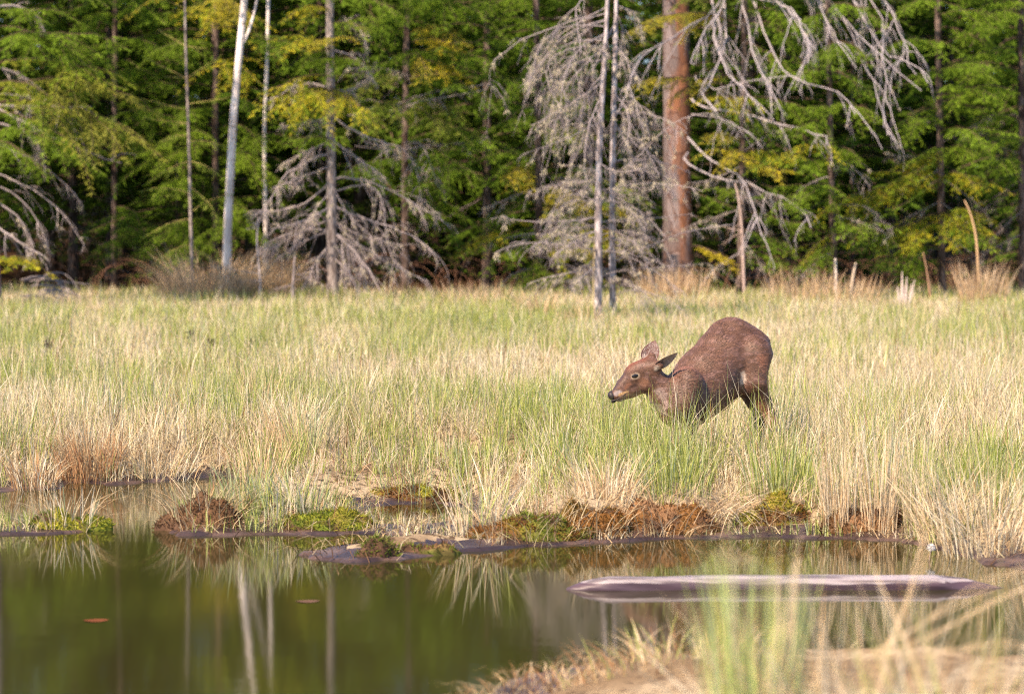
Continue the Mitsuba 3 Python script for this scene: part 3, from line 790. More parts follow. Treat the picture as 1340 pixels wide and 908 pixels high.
# red pine
t = thing('red_pine', 'stout pine trunk with orange bark on its right side behind the grey stems', 'pine tree')
P = stem(887, 53.5, [(886, 250), (885, 100), (884, -60), (884, -350), (886, -800)])
v, f, uv = trunk_mesh(P, [0.235, 0.225, 0.215, 0.20, 0.16, 0.05], rng, sides=28, n=110, bump=0.07)
part(t, 'trunk', ply((v, f), 'red_bark', smooth=True, uv=uv))
lines = [[(905, -60), (925, 22), (860, 62), (822, 112)], [(900, -60), (932, 18), (942, 72), (962, 108), (992, 132)], [(930, -80), (990, 15), (1008, 60), (1036, 98), (1075, 115), (1120, 148)], [(930, -110), (1050, -30), (1098, 18), (1122, 62), (1136, 96), (1160, 168)],
         [(930, -120), (1080, -40), (1132, 18), (1150, 60), (1185, 80), (1216, 110)], [(930, -120), (1090, -40), (1148, 20), (1155, 110), (1160, 175)], [(930, -125), (1110, -40), (1168, 20), (1184, 60), (1200, 95)], [(900, -40), (950, 20), (938, 90), (925, 112), (936, 152)],
         [(910, 100), (960, 112), (1036, 98)], [(905, 130), (990, 155), (1050, 170), (1085, 190)], [(920, -90), (1000, 0), (1048, 24), (1058, 60), (1050, 72)], [(920, -90), (1010, 0), (1040, 20), (1066, 65)], [(930, -100), (1060, -10), (1082, 30), (1092, 56)], [(905, 150), (950, 160), (985, 178)],
         [(930, -90), (975, 10), (985, 70), (1000, 105), (1010, 150)], [(940, -95), (1060, -20), (1105, 25), (1145, 65), (1205, 120)], [(900, 180), (960, 225), (985, 265), (998, 310)], [(900, 200), (970, 240), (1030, 262), (1060, 300)], [(900, -50), (945, 10), (912, 60), (905, 85)]]
lich = Soup()
for k, l in enumerate(lines):
    dy = [-4.6 * (j / (len(l) - 1)) ** 0.6 - rng.uniform(0, 1.0) * j / (len(l) - 1) for j in range(len(l))]
    out = Soup()
    twiggy(out, [at(u_, v_, 53.3 + d_) for (u_, v_), d_ in zip(l, dy)], 0.020 if len(l) > 3 else 0.015, rng, np.array([0.35, 0.32, 0.345]), subs=9, sub=0.34, hang=1.5, lichen=lich, tufts=3, fork=1.3, start=0.35)
    part(t, 'dead_limb', out.shape('wood'))
part(t, 'lichen', lich.shape('soft'), 'pale lichen tufts on the dead limbs', 'stuff')
high_crown(t, P, rng, 8.0, 3.0, 34, DARK, MID, 0.22)

# firs around the pine
t = thing('fir_tree', 'fir with yellow green boughs crossing in front of the orange pine trunk', 'conifer tree')
P = stem(968, 51.5, [(970, 300), (972, 180), (974, 40), (975, -150), (975, -450)])
add_trunk(t, P, [0.06, 0.055, 0.05, 0.045, 0.03, 0.01], rng, n=40, bsdf='dark_bark')
boughs(t, P, 51.5, [((930, 20), (822, 48), OLIVE, YELLOW * 0.8, 0.4), ((960, 30), (850, 30), OLIVE, YELLOW * 0.8, 0.4), ((940, 110), (820, 118), OLIVE, YELLOW * 0.8, 0.32), (100, (880, 128), OLIVE, YELLOW, 0.25), (130, (930, 145), BRIGHT, YELLOW, 0.25), (205, (1035, 212), BRIGHT, YELLOW, 0.35), (200, (945, 222), OLIVE, YELLOW, 0.25),
                    ((905, 322), (948, 342), YELLOW * 0.8, YELLOW, 0.28), (255, (945, 258), BRIGHT, G, 0.2), (215, (1020, 235), OLIVE, YELLOW, 0.3), (10, (1060, 40), MID, BRIGHT, 0.45), (30, (1080, 85), MID, BRIGHT, 0.45), (60, (1030, 90), MID, BRIGHT, 0.45), (130, (1070, 160), MID, BRIGHT, 0.4), (150, (1010, 190), DARK, MID, 0.4),
                    (300, (1040, 335), DARK, MID, 0.4), (330, (1030, 352), MID, BRIGHT, 0.35), (290, (1070, 310), MID, G, 0.4), (-20, (1030, -10), MID, BRIGHT, 0.45), (-20, (900, 0), MID, OLIVE, 0.45), (180, (920, 180), OLIVE, YELLOW * 0.7, 0.25)], rng, droop=0.5)
dead_limbs(t, P, 51.5, [(220, (930, 235), (900, 240)), (225, (985, 245), (1002, 310)), (200, (1000, 180), (1060, 165)), (270, (920, 290), (890, 300)), (330, (940, 350), (915, 375)), (255, (1010, 255), (1050, 275)), (310, (985, 330), (1000, 360))], rng, tufts=5, rad=0.012)
high_crown(t, P, rng, 5.5, 1.8, 26, MID, G)

t = thing('fir_tree', 'fir left of the grey stems, its low boughs spreading yellow green behind them', 'conifer tree')
P = stem(705, 53, [(705, 300), (704, 180), (702, 40), (700, -150), (700, -500)])
add_trunk(t, P, [0.060, 0.055, 0.05, 0.045, 0.03, 0.01], rng, n=40, bsdf='dark_bark')
boughs(t, P, 53, [(220, (640, 205), MID, BRIGHT, 0.3), (200, (660, 250), OLIVE, YELLOW * 0.8, 0.35), (240, (760, 270), OLIVE, YELLOW * 0.8, 0.35), (260, (640, 300), MID, BRIGHT, 0.4), (280, (770, 300), OLIVE, BRIGHT, 0.4), (290, (600, 332), MID, YELLOW, 0.3), (310, (770, 335), BRIGHT, YELLOW * 0.7, 0.4), (320, (640, 350), MID, BRIGHT, 0.35),
                  (330, (820, 330), OLIVE, YELLOW * 0.8, 0.4), (270, (840, 290), OLIVE, YELLOW * 0.7, 0.35), (230, (850, 265), OLIVE, BRIGHT, 0.35), (345, (720, 372), OLIVE, BRIGHT, 0.4), (340, (690, 370), MID, BRIGHT, 0.3), (60, (665, 60), MID, BRIGHT, 0.4), (100, (660, 130), MID, BRIGHT, 0.4), (30, (680, 30), MID, BRIGHT, 0.45),
                  (150, (665, 170), MID, BRIGHT, 0.4), (170, (760, 190), OLIVE, G, 0.4), (120, (770, 140), MID, OLIVE, 0.4), (0, (640, 10), MID, BRIGHT, 0.4), (360, (820, 385), OLIVE, G, 0.35), (300, (850, 325), BRIGHT, YELLOW * 0.7, 0.3)], rng, droop=0.45)
dead_limbs(t, P, 53, [(250, (660, 262), (630, 275)), (230, (740, 235), (775, 245)), (300, (670, 310), (640, 320)), (270, (740, 285), (780, 280)), (330, (740, 345), (775, 365)), (350, (670, 360), (650, 380))], rng, tufts=4, rad=0.012)
high_crown(t, P, rng, 5.5, 2.0, 30, DARK, MID)

# firs of the right side
t = thing('fir_tree', 'fir on the right with a thin grey trunk and an arching bright bough low down', 'conifer tree')
P = stem(1092, 50.5, [(1090, 300), (1087, 200), (1085, 80), (1083, -90), (1083, -330)])
add_trunk(t, P, [0.055, 0.05, 0.046, 0.04, 0.025, 0.008], rng, n=40, bsdf='dark_bark')
boughs(t, P, 50.5, [(140, (1062, 150), MID, BRIGHT, 0.35), (140, (1145, 158), BRIGHT, G, 0.35), (255, (1052, 262), MID, BRIGHT, 0.35), (245, (1035, 275), MID, BRIGHT, 0.3), (310, (1052, 345), BRIGHT, YELLOW * 0.6, 0.3), (300, (1130, 310), MID, BRIGHT, 0.35), (215, (1050, 225), MID, BRIGHT, 0.35), (200, (1040, 210), BRIGHT, YELLOW, 0.3),
                    (190, (1130, 215), MID, BRIGHT, 0.4), (170, (1040, 180), MID, G, 0.35), (90, (1040, 105), MID, BRIGHT, 0.4), (60, (1140, 85), MID, BRIGHT, 0.4), (320, (1060, 360), MID, BRIGHT, 0.35), (100, (1140, 130), MID, BRIGHT, 0.35), (20, (1040, 40), MID, BRIGHT, 0.4), (10, (1150, 30), MID, BRIGHT, 0.4)], rng, droop=0.55)
dead_limbs(t, P, 50.5, [(230, (1060, 240), (1035, 262)), (280, (1120, 290), (1150, 300)), (330, (1065, 345), (1050, 365)), (210, (1110, 215), (1135, 240)), (270, (1140, 275), (1165, 310))], rng, tufts=2, rad=0.010)
high_crown(t, P, rng, 4.9, 1.6, 22, MID, BRIGHT)
t = thing('fir_tree', 'full fir on the right with layered bright green boughs down to the grass', 'conifer tree')
P = stem(1233, 51.5, [(1232, 300), (1230, 180), (1228, 60), (1226, -120), (1226, -500)])
add_trunk(t, P, [0.060, 0.055, 0.05, 0.045, 0.03, 0.01], rng, n=40, bsdf='dark_bark')
boughs(t, P, 51.5, [(245, (1060, 288), BRIGHT, YELLOW * 0.75, 0.45), (250, (1120, 275), BRIGHT, YELLOW * 0.75, 0.4), (285, (1150, 335), BRIGHT, YELLOW * 0.8, 0.5), (290, (1190, 325), BRIGHT, YELLOW * 0.8, 0.5), (285, (1262, 318), BRIGHT, YELLOW * 0.8, 0.45), (280, (1298, 290), BRIGHT, YELLOW * 0.7, 0.35), (235, (1280, 248), BRIGHT, YELLOW * 0.6, 0.35), (230, (1180, 245), BRIGHT, YELLOW * 0.6, 0.4),
                    (205, (1275, 205), BRIGHT, G, 0.4), (205, (1195, 218), BRIGHT, YELLOW * 0.5, 0.4), (180, (1290, 190), MID, BRIGHT, 0.4), (165, (1190, 178), BRIGHT, G, 0.4), (150, (1175, 172), MID, BRIGHT, 0.4), (140, (1290, 150), MID, BRIGHT, 0.4), (120, (1305, 128), MID, BRIGHT, 0.45), (100, (1200, 110), MID, BRIGHT, 0.4), (90, (1300, 90), MID, BRIGHT, 0.45),
                    (60, (1180, 60), MID, BRIGHT, 0.45), (40, (1290, 60), MID, BRIGHT, 0.45), (20, (1310, 28), MID, BRIGHT, 0.45), (0, (1180, 20), MID, BRIGHT, 0.4), (320, (1140, 350), MID, BRIGHT, 0.35), (300, (1110, 330), MID, BRIGHT, 0.35), (340, (1170, 365), MID, BRIGHT, 0.3), (-20, (1290, -5), MID, BRIGHT, 0.45), (310, (1290, 320), DARK, MID, 0.35)], rng, droop=0.55)
dead_limbs(t, P, 51.5, [(225, (1200, 240), (1175, 250)), (270, (1190, 285), (1165, 300)), (240, (1270, 260), (1295, 285)), (310, (1270, 330), (1290, 350)), (150, (1215, 160), (1190, 140)), (190, (1265, 170), (1300, 150)), (320, (1200, 335), (1180, 352)), (260, (1250, 280), (1270, 300)), (200, (1200, 205), (1160, 200))], rng, tufts=3, rad=0.011, col=DEAD * 0.7)
high_crown(t, P, rng, 5.2, 2.2, 30, MID, BRIGHT)
t = thing('fir_tree', 'fir at the right edge, bright green boughs above and bare dark trunk below', 'conifer tree')
P = stem(1338, 52, [(1338, 300), (1337, 180), (1336, 60), (1336, -120), (1336, -500)])
add_trunk(t, P, [0.060, 0.055, 0.05, 0.045, 0.03, 0.01], rng, n=40, bsdf='dark_bark')
boughs(t, P, 52, [(20, (1270, 40), MID, BRIGHT, 0.45), (60, (1260, 85), MID, BRIGHT, 0.45), (90, (1262, 108), BRIGHT, G, 0.45), (120, (1240, 135), BRIGHT, G, 0.45), (150, (1270, 165), MID, BRIGHT, 0.4), (180, (1285, 205), MID, BRIGHT, 0.35), (210, (1300, 222), MID, BRIGHT, 0.3), (0, (1300, 10), MID, BRIGHT, 0.4), (70, (1390, 80), MID, BRIGHT, 0.4), (140, (1395, 160), MID, BRIGHT, 0.4), (230, (1290, 250), DARK, MID, 0.4), (-20, (1260, 0), MID, BRIGHT, 0.4)], rng, droop=0.5)
dead_limbs(t, P, 52, [(250, (1300, 265), (1270, 285)), (280, (1310, 300), (1285, 330)), (310, (1300, 325), (1270, 345)), (200, (1305, 190), (1280, 170)), (260, (1370, 280), (1400, 300))], rng, tufts=2, rad=0.011, col=DEADDARK)
high_crown(t, P, rng, 5.2, 2.2, 28, MID, BRIGHT)
t = thing('fir_tree', 'deep green fir between the larch sapling and the left edge spruce', 'conifer tree')
P = stem(150, 58.5, [(150, 300), (150, 180), (151, 40), (152, -120), (152, -500)])
add_trunk(t, P, [0.060, 0.055, 0.05, 0.045, 0.03, 0.01], rng, n=40, bsdf='dark_bark')
boughs(t, P, 57.0, [(20, (215, 30), MID, BRIGHT, 0.5), (30, (100, 50), MID, BRIGHT, 0.5), (60, (220, 80), MID, BRIGHT, 0.5), (70, (80, 90), MID, G, 0.5), (100, (230, 125), MID, BRIGHT, 0.5), (140, (215, 165), MID, G, 0.45), (110, (90, 130), MID, G, 0.5), (280, (200, 320), DARK, MID, 0.4), (0, (180, 15), MID, BRIGHT, 0.5), (0, (110, 5), DARK, MID, 0.5), (180, (210, 215), MID, G, 0.5), (-20, (230, 0), MID, BRIGHT, 0.5), (300, (215, 350), DARK, MID, 0.45)], rng, droop=0.5)
high_crown(t, P, rng, 5.5, 2.4, 30, DARK, MID)
t = thing('fir_tree', 'bright green fir close behind the white birch trunk', 'conifer tree')
P = stem(282, 57.5, [(282, 300), (282, 180), (283, 40), (284, -120), (284, -400)])
add_trunk(t, P, [0.060, 0.055, 0.05, 0.045, 0.03, 0.01], rng, n=40, bsdf='dark_bark')
boughs(t, P, 56.0, [(200, (205, 225), BRIGHT, G, 0.45), (210, (345, 235), BRIGHT, G, 0.45), (240, (200, 262), MID, BRIGHT, 0.45), (260, (330, 290), BRIGHT, G, 0.4), (290, (205, 320), MID, BRIGHT, 0.45), (180, (215, 190), BRIGHT, G, 0.4), (170, (350, 200), MID, BRIGHT, 0.45), (300, (340, 320), MID, G, 0.4), (320, (215, 355), MID, G, 0.4), (20, (330, 35), OLIVE, YELLOW, 0.35), (30, (270, 30), BRIGHT, YELLOW, 0.4), (10, (300, 18), OLIVE, YELLOW, 0.35),
                    (60, (370, 80), MID, BRIGHT, 0.4), (90, (300, 105), BRIGHT, YELLOW, 0.15), (100, (345, 115), BRIGHT, YELLOW, 0.15), (130, (330, 150), DARK, MID, 0.4), (60, (215, 75), MID, BRIGHT, 0.4), (150, (230, 170), MID, BRIGHT, 0.45)], rng, droop=0.5)
high_crown(t, P, rng, 5.5, 2.0, 26, MID, BRIGHT)

# ---------------------------------------------------------------- the deer
def surface_nets(F, origin, h):
    """The zero surface of a sampled field (negative inside) as a smooth quad mesh."""
    S = F < 0
    nx, ny, nz = F.shape
    idx = np.full((nx - 1, ny - 1, nz - 1), -1, np.int64)
    corners = [(i, j, k) for i in (0, 1) for j in (0, 1) for k in (0, 1)]
    sl = lambda c: tuple(slice(a, n - 1 + a) for a, n in zip(c, F.shape))
    cnt = sum(S[sl(c)].astype(int) for c in corners)
    cells = np.argwhere((cnt > 0) & (cnt < 8))
    idx[tuple(cells.T)] = np.arange(len(cells))
    acc, num = np.zeros((len(cells), 3)), np.zeros(len(cells))
    for c in corners:
        for ax in range(3):
            if c[ax] == 0:
                e = list(c)
                e[ax] = 1
                a, b = F[tuple((cells + c).T)], F[tuple((cells + e).T)]
                m = (a < 0) != (b < 0)
                t = np.where(m, a / np.where(m, a - b, 1), 0)
                p = np.array(c, float) + t[:, None] * (np.array(e) - np.array(c))
                acc += p * m[:, None]
                num += m
    v = (cells + acc / num[:, None]) * h + origin
    quads = []
    for ax in range(3):
        o1, o2 = [(1, 2), (2, 0), (0, 1)][ax]
        lo, hi = [slice(None)] * 3, [slice(None)] * 3
        lo[ax], hi[ax] = slice(0, -1), slice(1, None)
        cross = S[tuple(lo)] != S[tuple(hi)]
        e = np.argwhere(cross)
        e = e[(e[:, o1] > 0) & (e[:, o2] > 0) & (e[:, o1] < F.shape[o1] - 1) & (e[:, o2] < F.shape[o2] - 1)]
        u1, u2 = np.eye(3, dtype=int)[o1], np.eye(3, dtype=int)[o2]
        q = np.stack([idx[tuple((e - u1 - u2).T)], idx[tuple((e - u2).T)], idx[tuple(e.T)], idx[tuple((e - u1).T)]], 1)
        flip = ~S[tuple(e.T)]
        q[flip] = q[flip][:, ::-1]
        quads.append(q)
    q = np.vstack(quads)
    return v, np.vstack([q[:, [0, 1, 2]], q[:, [0, 2, 3]]])


YD = 20.0


def D(u, v, dy):
    return at(u, v, YD + dy)


def bones():
    B = []

    def chain(*js, k=None):
        for a, b in zip(js[:-1], js[1:]):
            B.append((D(*a[:3]), a[3], D(*b[:3]), b[3]))
    chain((974, 456, .08, .150), (957, 449, .04, .152), (944, 470, -.07, .172), (922, 496, -.19, .182), (901, 519, -.31, .162), (886, 533, -.40, .118))
    chain((950, 494, -.08, .14), (928, 514, -.18, .128), (904, 531, -.30, .125))
    chain((899, 500, -.455, .088), (889, 528, -.485, .080), (897, 550, -.43, .062), (881, 588, -.46, .034), (889, 628, -.43, .021), (886, 637, -.44, .022))
    chain((902, 510, -.20, .10), (902, 548, -.20, .06), (898, 586, -.20, .032), (905, 622, -.18, .020), (902, 631, -.19, .021))
    chain((888, 519, -.40, .106), (870, 512, -.45, .082), (857, 500, -.47, .060), (847, 485, -.48, .058))
    chain((880, 530, -.42, .09), (862, 517, -.45, .060))
    chain((847, 484, -.48, .060), (832, 489, -.485, .050), (817, 504, -.50, .038), (804, 517, -.515, .027))
    chain((847, 500, -.48, .050), (827, 511, -.49, .033), (811, 520, -.51, .020))
    chain((838, 481, -.51, .030), (826, 487, -.51, .028))                                       # brow
    chain((851, 478, -.455, .032), (853, 467, -.44, .024))
    chain((855, 480, -.515, .032), (863, 477, -.545, .022))
    chain((985, 466, -.085, .122), (985, 498, -.115, .084), (996, 524, -.06, .050), (1009, 549, -.04, .030), (1002, 592, -.05, .019), (999, 604, -.06, .021))
    chain((976, 470, .15, .12), (974, 498, .17, .085), (986, 522, .17, .050), (996, 545, .17, .029), (989, 584, .16, .019), (986, 596, .15, .021))
    chain((1000, 446, .12, .030), (1003, 464, .15, .022), (1001, 482, .16, .012))                # tail
    return B


B = bones()
pts = np.array([p for b in B for p in (b[0], b[2])])
lo, hi = pts.min(0) - 0.22, pts.max(0) + 0.22
lo[2] = max(lo[2], -0.05)
HS = 0.0085
shape_n = np.ceil((hi - lo) / HS).astype(int) + 1
ax = [lo[k] + HS * np.arange(shape_n[k]) for k in range(3)]
ACC = np.zeros(shape_n)
KB = 0.016
for a, ra, b, rb in B:
    r = max(ra, rb) + 0.11
    s0 = [int(np.searchsorted(ax[k], min(a[k], b[k]) - r)) for k in range(3)]
    s1 = [int(np.searchsorted(ax[k], max(a[k], b[k]) + r)) for k in range(3)]
    P = np.stack(np.meshgrid(*[ax[k][s0[k]:s1[k]] for k in range(3)], indexing='ij'), -1)
    ba = b - a
    t_ = np.clip(((P - a) @ ba) / (ba @ ba), 0, 1)
    d_ = np.linalg.norm(P - a - t_[..., None] * ba, axis=-1) - (ra + (rb - ra) * t_)
    ACC[s0[0]:s1[0], s0[1]:s1[1], s0[2]:s1[2]] += np.exp(-np.clip(d_, -0.2, 0.11) / KB) - math.exp(-0.11 / KB)
FIELD = -KB * np.log(np.maximum(ACC, 1e-6))
bv, bf = surface_nets(FIELD, lo, HS)
body = trimesh.Trimesh(bv, bf, process=False)
trimesh.smoothing.filter_taubin(body, iterations=6)
if body.volume < 0:
    body.invert()
bv, bf = np.array(body.vertices), np.array(body.faces)
bn = np.array(body.vertex_normals)
skin = (meshkit.fbm(bv * 26, 3, 4) - 0.5) * 0.007 + (meshkit.fbm(bv * [9, 9, 7], 2, 8) - 0.5) * 0.022 * sstep(870, 900, project(bv)[0])
bv = bv + bn * skin[:, None]
su, sv = project(bv)


def snap(u, v, deep=0.0):
    """The point of the deer's near flank seen at (u, v), sunk by deep."""
    near = np.hypot(su - u, sv - v) < 3.2
    k = np.nonzero(near)[0][np.argmin(bv[near, 1])]
    return bv[k] + np.array([0, deep, 0])



COATC = np.array([0.090, 0.046, 0.031])


def coat_colour(v):
    n1, n2 = meshkit.fbm(v * 9, 3, 1), meshkit.noise(v * 70, 2)
    n3 = meshkit.noise(v * [55, 55, 90], 12)
    c = COATC * (0.62 + 0.56 * n1 + 0.45 * (n2 - 0.5) + 0.55 * n3 * n3)[:, None]
    c = c + np.array([0.05, 0.035, 0.04]) * (meshkit.fbm(v * [22, 22, 40], 2, 14) > 0.56)[:, None] * n2[:, None]

    def patch(points, r, col, soft=0.35, ragged=0.35):
        nonlocal c
        p = [D(*q) if len(q) == 3 else snap(*q) for q in points]
        if len(p) == 1:
            d = np.linalg.norm(v - p[0], axis=1)
        else:
            d = np.full(len(v), 9.0)
            for a, b in zip(p[:-1], p[1:]):
                t = np.clip(((v - a) @ (b - a)) / ((b - a) @ (b - a)), 0, 1)
                d = np.minimum(d, np.linalg.norm(v - a - t[:, None] * (b - a), axis=1))
        m = (1 - sstep(r * (1 - soft), r * (1 + soft), d * (1 + ragged * (meshkit.noise(v * 60, 7) - 0.5))))[:, None]
        c = c * (1 - m) + np.array(col) * m

    patch([(930, 545, -.2), (905, 556, -.3)], .10, (0.21, 0.12, 0.08), 0.5)
    patch([(974, 491), (973, 501)], .017, (0.42, 0.33, 0.27), 0.6, 0.8)
    patch([(992, 520, -.12), (1009, 549, -.06), (1000, 600, -.05)], .035, (0.19, 0.085, 0.052), 0.6)
    patch([(995, 470, -.17), (1000, 500, -.13)], .035, (0.22, 0.10, 0.065), 0.7)
    patch([(1006, 462, .1), (1002, 500, .02)], .035, (0.12, 0.05, 0.035), 0.7)
    patch([(843, 517, -.46), (856, 527, -.47), (866, 535, -.49)], .034, (0.26, 0.20, 0.175), 0.6, 1.2)      # throat
    patch([(862, 512, -.53), (872, 528, -.54)], .022, (0.25, 0.18, 0.16), 0.6, 1.3)
    patch([(822, 522, -.49), (809, 526, -.51)], .026, (0.42, 0.33, 0.27), 0.4)                              # chin
    patch([(838, 515, -.50), (815, 517, -.53)], .020, (0.32, 0.20, 0.12), 0.5)                              # lower jaw line
    patch([(807, 513), (811, 516)], .013, (0.28, 0.23, 0.23), 0.5)                              # pale band behind the nose
    patch([(827, 484, -.50), (813, 498, -.50), (804, 509, -.51)], .030, (0.062, 0.040, 0.042), 0.6)          # grey bridge of the nose
    patch([(838, 474, -.48), (826, 481, -.49)], .045, (0.16, 0.058, 0.034), 0.6)
    patch([(826, 503), (818, 511)], .009, (0.17, 0.075, 0.045), 0.6, 0.8)
    patch([(836, 505), (828, 507)], .007, (0.055, 0.028, 0.022), 0.6, 0.8)
    patch([(851, 497), (855, 508)], .010, (0.06, 0.03, 0.024), 0.7, 1.0)
    patch([(846, 505), (848, 512)], .008, (0.06, 0.03, 0.024), 0.7, 1.0)
    patch([(822, 515), (812, 519)], .007, (0.45, 0.28, 0.14), 0.5, 0.6)
    patch([(842, 503)], .030, (0.20, 0.10, 0.066), 0.6)
    patch([(828.5, 495), (834.5, 493.5)], .0175, (0.33, 0.25, 0.18), 0.35, 0.3)                                        # pale eye ring
    patch([(860, 485)], .015, (0.30, 0.24, 0.20), 0.5, 0.8)                                           # ear root
    patch([(896, 480, -.45), (884, 497, -.45)], .05, (0.19, 0.09, 0.065), 0.8)
    return c


deer = thing('deer', 'reddish brown deer without antlers lowering its head in the grass of the meadow', 'deer')
scene[f'{deer}__body'] = ply((bv, bf), 'coat', smooth=True, color=np.clip(coat_colour(bv), 0.01, 0.9))
# the hair of the coat, lying back from the nose towards the tail
rng = np.random.default_rng(3)
hp, hf = trimesh.sample.sample_surface(trimesh.Trimesh(bv, bf, process=False), 70000, seed=4)
hn = np.array(body.face_normals)[hf]
back = D(975, 450, .08) - D(895, 515, -.35)
back /= np.linalg.norm(back)
hb = D(850, 480, -.48) - D(805, 517, -.51)
hb /= np.linalg.norm(hb)
uu, vv = project(hp)
head = sstep(875, 850, uu)[:, None]
leg = sstep(540, 560, vv)[:, None]
flow = (back + [0, 0, -0.55]) * (1 - head) * (1 - leg) + hb * head + np.array([0, 0, -1.0]) * leg + rng.normal(0, 0.22, hp.shape)
flow -= hn * (flow * hn).sum(1, keepdims=True)
flow /= np.linalg.norm(flow, axis=1, keepdims=True) + 1e-9
hl = (rng.uniform(0.012, 0.026, len(hp)) * (1 - 0.62 * head[:, 0]) * (1 - 0.4 * leg[:, 0]))[:, None]
hs = np.cross(flow, hn) * (0.0019 * rng.uniform(0.7, 1.5, len(hp)))[:, None]
keep = np.linalg.norm(hp - snap(831, 494), axis=1) > 0.026
hv = np.stack([hp - hs, hp + hs, hp + flow * hl + hn * hl * rng.uniform(0.10, 0.34, (len(hp), 1))], 1)[keep]
hc = (coat_colour(hp) * (0.68 + 0.9 * rng.uniform(0, 1, (len(hp), 1)) ** 1.5))[keep]
scene[f'{deer}__fur'] = ply((hv.reshape(-1, 3), np.arange(3 * len(hv)).reshape(-1, 3)), 'coat', color=np.clip(np.repeat(hc, 3, 0), 0.01, 0.9))
labels[f'{deer}__fur'] = {'kind': 'stuff'}


def ellipsoid(c, r, axes=None, sub=3):
    m = trimesh.creation.icosphere(sub)
    v = np.array(m.vertices) * r
    if axes is not None:
        v = v @ np.array(axes)
    return v + c, np.array(m.faces)


hd = -hb                                                     # from the poll towards the nose
up = np.cross(np.cross(hd, [0, 0, 1.0]), hd)
up /= np.linalg.norm(up)
lat = np.cross(hd, up)
for s, k in ((1, -1), (-1, 1)):
    c = snap(831.5, 494.2, 0.0065) if k < 0 else snap(831.5, 494.2) + np.array([0, 0.095, 0])
    part(deer, 'eye', ply(ellipsoid(c, [0.024, 0.012, 0.0145], [hd * 0.9 + up * 0.25, np.array([0, 1.0, 0]), up]), 'wet_black', smooth=True))
nose = Soup()
for c, r in (((801.5, 517.5, -.515), [0.027, 0.031, 0.031]), ((803, 524, -.515), [0.018, 0.022, 0.014])):
    v_, f_ = ellipsoid(D(*c), r, [hd, np.array([0, 1.0, 0]), up])
    nose.add(v_, f_, (0, 0, 0))
part(deer, 'nose', ply((np.vstack(nose.v), np.vstack(nose.f)), 'nose_skin', smooth=True))
lip = catmull([D(801, 524, -.535), D(808, 522, -.545), D(816, 517, -.545), D(823, 513, -.54)], 14)
part(deer, 'mouth', ply(tube(lip, np.linspace(0.0035, 0.0015, 14), 6), 'nose_skin', smooth=True))


def ear(base, tip, opening, width, inner):
    a = tip - base
    L = np.linalg.norm(a)
    a /= L
    n = np.asarray(opening, float)
    n -= a * (n @ a)
    n /= np.linalg.norm(n)
    c = np.cross(a, n)
    ns, nt = 22, 13
    s, t = np.meshgrid(np.linspace(0, 1, ns), np.linspace(-1, 1, nt), indexing='ij')
    w = width * (np.sin(np.pi * (0.14 + 0.86 * s ** 0.82)) ** 0.75)
    w = np.where(s > 0.995, 0.002, w)
    cup = 0.55 * w * (t ** 2 - 0.6) * (1.15 - 0.75 * s)
    outer = base + a * (s * L)[..., None] + c * (w * t * (1 - 0.12 * t * t))[..., None] + n * cup[..., None]
    thick = 0.004 * (1 - t ** 6) * (1 - s ** 6)
    inn = outer + n * thick[..., None]
    i, j = np.meshgrid(np.arange(ns - 1), np.arange(nt - 1), indexing='ij')
    q = np.stack([i * nt + j, i * nt + j + 1, (i + 1) * nt + j + 1, (i + 1) * nt + j], -1).reshape(-1, 4)
    f = np.vstack([q[:, [0, 1, 2]], q[:, [0, 2, 3]]])
    ov, iv = outer.reshape(-1, 3), inn.reshape(-1, 3)
    oc = COATC * np.array([0.85, 0.95, 1.1]) * (0.7 + 0.6 * meshkit.fbm(ov * 60, 2, 3))[:, None]
    rim = (sstep(0.80, 1.0, np.abs(t)).ravel() * 0.3 + sstep(0.90, 1, s).ravel() * 0.7).clip(0, 1)[:, None]
    oc = oc * (1 - rim) + np.array([0.05, 0.03, 0.03]) * rim
    white = (sstep(0.42, 0.1, s) * sstep(1.0, 0.4, np.abs(t))).ravel()[:, None]
    ic = np.array(inner) * (0.7 + 0.6 * meshkit.fbm(iv * 80, 2, 5))[:, None]
    ic = ic * (1 - white) + np.array([0.55, 0.47, 0.43]) * white
    ic = ic * (1 - 0.5 * rim) + np.array([0.05, 0.03, 0.03]) * 0.5 * rim
    k = part(deer, 'ear', ply((ov, f[:, ::-1]), 'coat', smooth=True, color=oc))
    hairs = Soup().add(iv, f, ic)
    m = 260
    si, ti = rng.integers(1, ns - 4, m), rng.integers(1, nt - 1, m)
    o = inn[si, ti]
    d = a * rng.uniform(0.3, 1, (m, 1)) + n * rng.uniform(0.1, 0.5, (m, 1)) - c * np.sign(ti - nt // 2)[:, None] * 0.4
    d *= rng.uniform(0.010, 0.026, (m, 1)) / np.linalg.norm(d, axis=1, keepdims=True)
    e = c * 0.0009
    hairs.add(np.stack([o - e, o + e, o + d], 1).reshape(-1, 3), np.arange(3 * m).reshape(-1, 3), np.repeat(np.array([0.50, 0.43, 0.40]) * rng.uniform(0.5, 1.1, (m, 1)), 3, 0))
    part(k, 'lining', hairs.shape('coat'), 'paler hair inside the ear')


